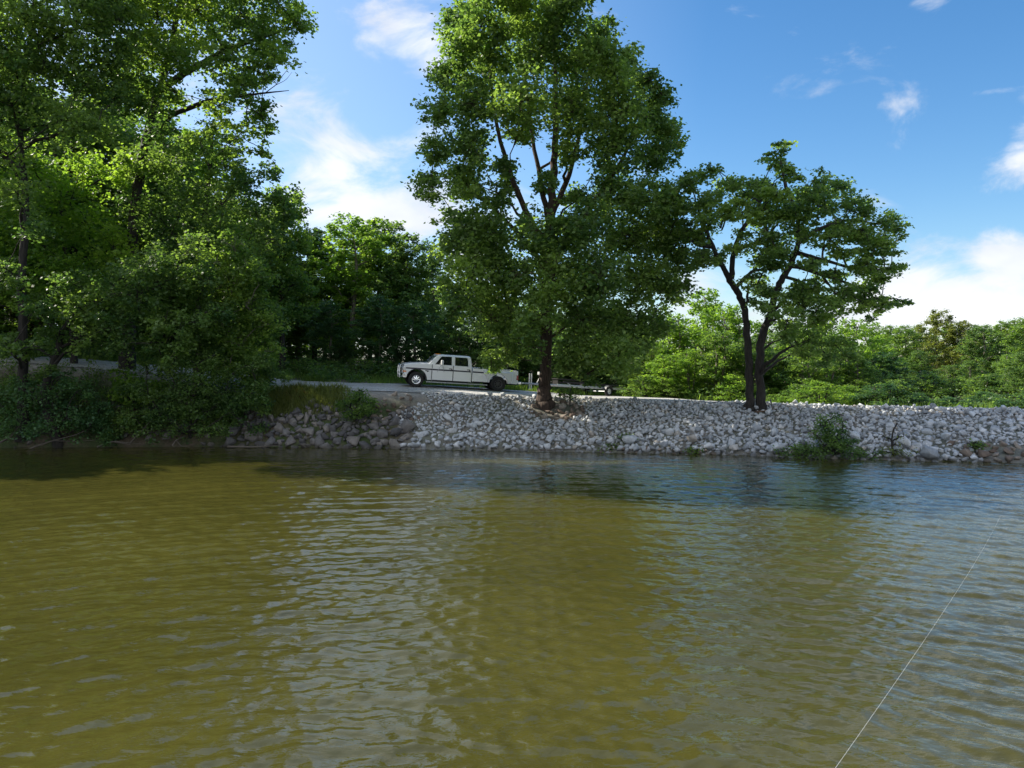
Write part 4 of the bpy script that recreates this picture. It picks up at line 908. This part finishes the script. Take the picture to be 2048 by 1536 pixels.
def arc(cx, cz, r, a0, a1, n=12): return [(cx+r*math.cos(R(a0+(a1-a0)*i/n)), cz+r*math.sin(R(a0+(a1-a0)*i/n))) for i in range(n+1)]
def truck():
    A = Vector(W(832, 779.5, 41.0)); B_ = Vector(W(993, 787, 42.0))   # where the near wheels touch the road
    hd = Vector((A.x-B_.x, A.y-B_.y, 0)).normalized(); lf = Vector((-hd.y, hd.x, 0))
    c = (Vector((A.x, A.y, 0))+Vector((B_.x, B_.y, 0)))/2 - lf*0.88
    WB = 4.27
    g = lambda s, l: Tz(c.x+hd.x*s+lf.x*l, c.y+hd.y*s+lf.y*l)+0.035
    zf = (g(WB/2, .88)+g(WB/2, -.88))/2; zr = (g(-WB/2, .88)+g(-WB/2, -.88))/2
    zl = (g(WB/2, .88)+g(-WB/2, .88))/2; zr_ = (g(WB/2, -.88)+g(-WB/2, -.88))/2
    X = (hd*WB+Vector((0, 0, zf-zr))).normalized(); Y = (lf*1.76+Vector((0, 0, zl-zr_))).normalized(); Z = X.cross(Y).normalized(); Y = Z.cross(X)
    root = empty('pickup_truck'); root.matrix_world = Matrix.Translation((c.x, c.y, (zf+zr)/2)) @ Matrix((X, Y, Z)).transposed().to_4x4()
    tag(root, 'white crew cab pickup truck with dark side stripe and double rear wheels', 'pickup truck')
    h = WB/2; s2 = lambda s: h-(s if s > -.5 else -.5+(s+.5)*.64)      # s: metres behind the front axle
    P = lambda pts: [(s2(a), b) for a, b in pts]
    # front clip: wings and bonnet
    b = MB(); pr = P([(-.74, .58), (-.77, .80), (-.76, 1.02), (-.70, 1.10), (-.55, 1.135), (.2, 1.205), (.76, 1.24), (.76, .40), (.55, .40)])+[(s2(0)+0.51*math.cos(R(a)), .40+.51*math.sin(R(a))) for a in np.linspace(195, 345, 14)[::-1]][::-1][:0]
    archf = [(s2(0)-.51*math.cos(R(a)), .41+.51*math.sin(R(a))) for a in np.linspace(2, 170, 15)]
    b.prism(pr+archf+P([(-.60, .52)]), -.99, .99); b.build('front_wing', PAINT, root, .025, 2)
    b = MB(); b.loft([[(s2(-.74), y*.80, 1.06), (s2(-.74), y*.80, 1.10)] for y in ()] or [
        [(s2(-.76), -.74, 1.09), (s2(-.76), .74, 1.09), (s2(-.70), .72, 1.15), (s2(-.70), -.72, 1.15)],
        [(s2(-.2), -.82, 1.12), (s2(-.2), .82, 1.12), (s2(-.2), .78, 1.225), (s2(-.2), -.78, 1.225)],
        [(s2(.62), -.88, 1.15), (s2(.62), .88, 1.15), (s2(.62), .84, 1.275), (s2(.62), -.84, 1.275)]]); b.build('hood', PAINT, root, .03, 2)
    # cab lower
    b = MB(); b.prism(P([(.765, .38), (2.85, .38), (2.85, 1.20), (.765, 1.22)]), -.985, .985); b.build('cab', PAINT, root, .02, 2)
    # greenhouse with pillars: closed shell, glass let in on top
    b = MB()
    base = [(.50, 1.20), (2.85, 1.20)]; 
    r0 = [(s2(.55), -.93, 1.19), (s2(2.85), -.95, 1.19), (s2(2.85), .95, 1.19), (s2(.55), .93, 1.19)]
    r1 = [(s2(1.02), -.80, 1.665), (s2(2.80), -.83, 1.665), (s2(2.80), .83, 1.665), (s2(1.02), .80, 1.665)]
    r2 = [(s2(1.14), -.70, 1.735), (s2(2.72), -.72, 1.735), (s2(2.72), .72, 1.735), (s2(1.14), .70, 1.735)]
    b.loft([r0, r1, r2]); b.build('cab_roof', PAINT, root, .03, 2)
    def quad_on_side(sy, pts, off=.006, th=.02):
        """pts (s,h) on the sloping side glass plane"""
        V = []
        for q in (off, off-th):
            for s, z in pts:
                t = (z-1.19)/(1.665-1.19); yy = (.94+(.815-.94)*t)+q+.004*(s-1.5); V.append((s2(s), sy*yy, z))
        n = len(pts); Fc = [tuple(range(n)), tuple(range(2*n-1, n-1, -1))]+[((i+1) % n, i, n+i, n+(i+1) % n) for i in range(n)]
        return V, Fc
    for sy in (1, -1):
        fd = MB(); fd.prism(P([(.79, .40), (1.855, .40), (1.855, 1.205), (.79, 1.225)]), sy*.985, sy*1.003); d1 = fd.build('front_door', PAINT, root, .012, 1)
        rd = MB(); rd.prism(P([(1.895, .40), (2.80, .40), (2.80, 1.195), (1.895, 1.205)]), sy*.985, sy*1.003); d2 = rd.build('rear_door', PAINT, root, .012, 1)
        seam = MB(); seam.prism(P([(1.86, .40), (1.89, .40), (1.89, 1.20), (1.86, 1.20)]), sy*.986, sy*.990); seam.prism(P([(.768, .40), (.787, .40), (.787, 1.21), (.768, 1.21)]), sy*.986, sy*.990); seam.build('door_gap', DARK, root)
        for dr, pts, fr in ((d1, [(.93, 1.21), (1.27, 1.63), (1.77, 1.63), (1.77, 1.20)], 0), (d2, [(1.98, 1.20), (1.98, 1.63), (2.62, 1.63), (2.64, 1.18)], 0)):
            cx_ = sum(p[0] for p in pts)/4; cz_ = sum(p[1] for p in pts)/4
            big = [(cx_+(a-cx_)*1.05, cz_+(z-cz_)*1.07) for a, z in pts]
            f = MB(); f.add(*quad_on_side(sy, big, .006)); f.build('window_seal', BLACK, dr)
            g_ = MB(); g_.add(*quad_on_side(sy, pts, .012)); g_.build('window', GLASS, dr)
        for dr, s in ((d1, 1.72), (d2, 2.66)):
            k = MB(); k.box(s2(s+.09), s2(s-.07), sy*1.003, sy*1.03, 1.015, 1.05); k.lathe([(.028, .004), (.026, .02), (.001, .02)], (s2(s+.08), sy*1.003, 1.0), 12, 0, sy); k.build('handle', BLACK, dr, .006, 1)
        st = MB(); st.prism(P([(-.60, .92), (-.60, .99), (.765, .985), (.765, .915)]), sy*.99, sy*.9935); st.prism(P([(.79, .915), (.79, .985), (1.855, .98), (1.855, .91)]), sy*1.003, sy*1.0065)
        st.prism(P([(1.895, .91), (1.895, .98), (2.80, .975), (2.80, .905)]), sy*1.003, sy*1.0065); st.prism(P([(2.90, .905), (2.90, .975), (4.95, .965), (4.95, .895)]), sy*1.0, sy*1.0035)
        st.build('side_stripe', NAVY, root)
        rk = MB(); rk.prism(P([(.80, .385), (.80, .425), (2.80, .42), (2.80, .38)]), sy*1.003, sy*1.007); rk.prism(P([(2.92, .42), (2.92, .455), (3.50, .455), (3.50, .42)]), sy*1.0, sy*1.004); rk.build('rocker_trim', BLACK, root)
        e = MB(); e.prism(P([(.42, .865), (.44, .895), (.62, .875), (.64, .845), (.58, .835), (.555, .79), (.52, .835)]), sy*.99, sy*.9945); e.build('emblem', BLACK, root)
        rb = MB(); rb.prism(P([(.50, .27), (.50, .335), (3.72, .335), (3.72, .27)]), sy*.93, sy*1.06); rb.build('running_board', STEEL, root, .02, 2)
        mr = MB(); mr.box(s2(1.30), s2(1.18), sy*1.16, sy*1.36, 1.20, 1.46); hd_ = mr.build('mirror', WHITE, root, .04, 3)
        ar = MB(); ar.tube([(s2(1.05), sy*1.0, .86), (s2(1.20), sy*1.2, 1.20)], .013, 6); ar.tube([(s2(1.40), sy*1.0, .85), (s2(1.28), sy*1.2, 1.20)], .013, 6); ar.tube([(s2(1.22), sy*.93, 1.22), (s2(1.24), sy*1.22, 1.30)], .012, 6)
        ar.build('mirror_arm', CHROME, hd_)
        fl = MB(); arch = [(s2(4.27)-.50*math.cos(R(a)), .41+.50*math.sin(R(a))) for a in np.linspace(2, 176, 15)]
        fl.loft([[(x_, sy*1.0, z_) for x_, z_ in P([(3.42, 1.05), (5.06, 1.05), (5.10, .80), (5.06, .43)])+arch+P([(3.70, .43), (3.62, .70), (3.52, .84)])],
                 [(x_, sy*1.10, z_) for x_, z_ in P([(3.47, 1.045), (5.02, 1.045), (5.07, .80), (5.03, .44)])+arch+P([(3.72, .44), (3.64, .70), (3.54, .84)])],
                 [(x_, sy*1.19, z_) for x_, z_ in P([(3.60, .985), (4.92, .985), (4.98, .78), (4.96, .46)])+arch+P([(3.75, .45), (3.68, .72), (3.62, .84)])]])
        fl.build('fender_flare', FLARE, root, .012, 1)
        tl = MB(); tl.box(s2(5.36), s2(5.25), sy*.93, sy*1.008, .64, .90); tl.build('tail_light', REDL, root, .01, 1)
        hl = MB(); hl.box(s2(-.755), s2(-.80), sy*.66, sy*.96, .83, 1.00); hl.box(s2(-.60), s2(-.79), sy*.955, sy*1.0, .83, 1.0); hl_ = hl.build('headlight', LENS, root, .012, 1)
        ts = MB(); ts.box(s2(-.755), s2(-.795), sy*.66, sy*.96, .74, .822); ts.box(s2(-.56), s2(-.785), sy*.95, sy*.998, .74, .822); ts.build('turn_signal', AMBER, hl_, .01, 1)
        ax_ = MB(); lip = []
        for q, cz in ((.50, .40), (.535, .40)): lip.append([(s2(0)-q*math.cos(R(a)), cz+.01+q*math.sin(R(a))) for a in np.linspace(2, 172, 15)])
        ax_.prism(lip[0]+lip[1][::-1], sy*.985, sy*1.006); ax_.build('arch_trim', BLACK, root)
    # grille, bumpers, guard
    b = MB(); b.box(s2(-.745), s2(-.785), -.64, .64, .76, 1.03); 
    for k in range(5): b.box(s2(-.785), s2(-.80), -.64, .64, .785+k*.052, .800+k*.052, 1)
    for k in range(7): b.box(s2(-.786), s2(-.804), -.6+k*.2-.012, -.6+k*.2+.012, .77, 1.02, 1)
    b.build('grille', [BLACK, CHROME], root)
    b = MB(); n = 9; ring = []
    for k in range(n):
        y = -1.0+2.0*k/(n-1); q = .12*(abs(y)**3); ring.append([(s2(-.82)-q-.06, y, .47), (s2(-.95)-q, y, .47), (s2(-.99)-q, y, .56), (s2(-.97)-q, y, .66), (s2(-.82)-q-.06, y, .68)])
    b.loft(ring); 
    for sy in (1, -1): b.box(s2(-.50), s2(-.84), sy*.95, sy*1.0, .50, .66)
    b.build('front_bumper', CHROME, root, .01, 1)
    b = MB()
    for sy in (1, -1):
        b.tube([(s2(-.97), sy*.42, .42), (s2(-1.02), sy*.42, .70), (s2(-.98), sy*.42, 1.05), (s2(-.93), sy*.40, 1.10)], .028)
        b.tube([(s2(-.98), sy*.42, 1.02), (s2(-.94), sy*.90, .99), (s2(-.86), sy*.97, .96), (s2(-.86), sy*.97, .72), (s2(-.96), sy*.88, .70), (s2(-1.0), sy*.42, .72)], .020)
        b.tube([(s2(-.99), sy*.42, .88), (s2(-.90), sy*.95, .86)], .016)
    b.tube([(s2(-.98), -.42, 1.05), (s2(-.98), .42, 1.05)], .024); b.tube([(s2(-1.01), -.42, .74), (s2(-1.01), .42, .74)], .02)
    b.build('grille_guard', CHROME, root)
    # bed
    b = MB(); 
    ar = [(s2(4.27)-.49*math.cos(R(a)), .41+.49*math.sin(R(a))) for a in np.linspace(2, 176, 15)]
    for sy in (1, -1):
        b.prism(P([(2.895, .42), (2.895, 1.135), (5.33, 1.125), (5.35, .50), (5.28, .42)])+ar, sy*.90, sy*1.0)
    b.box(s2(2.96), s2(2.895), -.9, .9, .5, 1.13); b.box(s2(5.0), s2(2.96), -.9, .9, .60, .66)
    b.build('bed', PAINT, root, .02, 2)
    b = MB(); b.box(s2(5.345), s2(5.28), -.895, .895, .55, 1.12); b.build('tailgate', PAINT, root, .015, 1)
    b = MB(); 
    for sy in (1, -1): b.box(s2(5.33), s2(2.92), sy*.91, sy*.985, 1.137, 1.155)
    b.build('bed_rail', BLACK, root)
    b = MB(); b.box(s2(5.55), s2(5.38), -.90, .90, .42, .56); b.box(s2(5.38), s2(5.30), -.3, .3, .44, .52); b.build('rear_bumper', CHROME, root, .02, 2)
    b = MB(); b.box(s2(5.30), s2(-.60), -.42, -.32, .38, .56); b.box(s2(5.30), s2(-.60), .32, .42, .38, .56); b.box(s2(5.2), s2(3.0), -.85, .85, .50, .60); b.box(s2(2.7), s2(.9), -.85, .85, .30, .40)
    b.tube([(s2(0), -.85, .39), (s2(0), .85, .39)], .06); b.tube([(s2(4.27), -.85, .39), (s2(4.27), .85, .39)], .07); b.lathe([(.001, -.16), (.15, -.12), (.17, 0), (.15, .12), (.001, .16)], (s2(4.27), 0, .39), 16)
    b.box(s2(5.3), s2(4.75), -.7, .7, .36, .52); b.build('chassis', DARK, root)
    b = MB(); b.prism(P([(.53, 1.245), (1.00, 1.66), (1.03, 1.655), (.56, 1.24)]), -.78, .78)
    o = b.build('windshield', pbr('windshield_glass', (0.30, 0.36, 0.40), 0.03, coat=1.0), root)
    b = MB()
    for k in range(5):
        y = (-.55, -.16, 0, .16, .55)[k]; b.loft([[(s2(1.24), y-.05, 1.73), (s2(1.10), y-.05, 1.73), (s2(1.10), y+.05, 1.73), (s2(1.24), y+.05, 1.73)], [(s2(1.22), y-.035, 1.775), (s2(1.14), y-.035, 1.765), (s2(1.14), y+.035, 1.765), (s2(1.22), y+.035, 1.775)]])
    b.build('clearance_lights', AMBER, root)
    b = MB(); b.tube([(s2(.42), -.90, 1.2), (s2(.40), -.90, 1.9)], .007, 6); b.build('antenna', BLACK, root)
    for sy in (1, -1):
        wheel(root, (s2(0), sy*.86, .395), .395, .235, sy, CHROME, .0)
        wheel(root, (s2(4.27), sy*1.03, .395), .395, .225, sy, GREYR, .10, dual=True)
    return root, c, hd
TR, tc_, thd = truck()

def trailer():
    hitch = Vector((tc_.x-thd.x*3.62, tc_.y-thd.y*3.62, 0)); axle = Vector(W(1194, 797, 47.4)); axle.z = 0
    dv = (hitch-axle); L = dv.length; X = dv.normalized(); Y = Vector((-X.y, X.x, 0))
    ga = Tz(axle.x, axle.y)+.03; gh = Tz(hitch.x, hitch.y)+.03
    X3 = (X*L+Vector((0, 0, gh-ga+.02))).normalized(); Z = X3.cross(Y).normalized()
    root = empty('boat_trailer'); root.matrix_world = Matrix.Translation((axle.x, axle.y, ga)) @ Matrix((X3, Y, Z)).transposed().to_4x4()
    tag(root, 'empty galvanised boat trailer with carpeted bunks hitched behind the truck', 'boat trailer')
    fx = L-2.2
    for sy in (1, -1):
        b = MB(); b.box(-1.9, fx, sy*.62-.04, sy*.62+.04, .40, .52); b.build('frame_rail', STEEL, root, .008, 1)
        b = MB(); b.tube([(fx, sy*.62, .46), (L-.25, sy*.05, .46)], .05, 6); b.build('tongue', STEEL, root)
        b = MB(); b.box(-1.95, fx-.6, sy*.48-.06, sy*.48+.06, .62, .70); bk = b.build('bunk', CARPET, root, .01, 1)
        b = MB(); [b.box(x-.03, x+.03, sy*.48-.03, sy*.48+.03, .51, .62) for x in np.linspace(-1.6, fx-1.0, 5)]; b.build('bunk_bracket', STEEL, bk)
        wheel(root, (0, sy*.86, .27), .27, .15, sy, WHITE, .0, holes=6)
        b = MB(); o_ = arc(0, .27, .35, 10, 170, 10); i_ = arc(0, .27, .325, 170, 10, 10); b.prism(o_+i_, sy*.76, sy*.97); b.build('fender', GREYR, root)
        b = MB(); b.box(-1.98, -1.9, sy*.5, sy*.75, .42, .52); b.build('tail_light', REDL, root, .006, 1)
    b = MB()
    for x in (-1.7, .0, 1.6, fx-.2): b.box(x-.035, x+.035, -.58, .58, .42, .50)
    b.build('crossmembers', STEEL, root)
    b = MB(); b.tube([(0, -.8, .27), (0, .8, .27)], .03); b.build('axle', STEEL, root)
    b = MB(); b.box(L-1.45, L-1.38, -.035, .035, .46, 1.05); b.tube([(L-1.2, 0, .48), (L-1.41, 0, .85)], .025, 6); b.box(L-1.52, L-1.30, -.08, .08, .98, 1.14); b.build('winch_stand', WHITE, root, .006, 1)
    for q in (.55, .70):
        b = MB(); b.tube([(L-q, .10, .15), (L-q, .10, 1.02)], .03, 8); b.build('jack_post', WHITE, root)
    b = MB(); b.box(L-.30, L-.02, -.05, .05, .43, .50); b.lathe([(.001, -.05), (.05, -.03), (.05, .03), (.001, .05)], (L-.05, 0, .46), 12); b.build('coupler', STEEL, root)
    b = MB(); b.box(1.2, fx-.4, -.25, .25, .80, .86); b.box(1.25, 1.31, -.2, .2, .5, .8); b.box(fx-.5, fx-.44, -.2, .2, .5, .8); b.build('keel_board', CARPET, root)
    return root
trailer()

# ------------------------------------------------------------------ fishing line
a = W(1640, 1580, 3.2); b_ = W(1935, 1148, 11.0); c_ = np.array([(2002-CX)/F*(EYE*F/(1030-HY)), EYE*F/(1030-HY), 0.0])
ts = np.linspace(0, 1, 24)[:, None]; ctrl = 2*b_-0.5*(a+c_); ctrl = (a+c_)/2+(0, 0, -.22)
pts = (1-ts)**2*a+2*ts*(1-ts)*ctrl+ts**2*c_
V, Q = tubes(pts[None], np.full((1, 24), .0007), 5)
ln = mesh_np('fishing_line', V, Q, 4, pbr('nylon_line', (0.75, 0.76, 0.74), 0.3), smooth=True)
tag(ln, 'thin white fishing line slanting into the lake at lower right', 'fishing line')
print('objects', len(bpy.data.objects), 'faces', sum(len(o.data.polygons) for o in bpy.data.objects if o.type == 'MESH' and o.data.users >= 1))
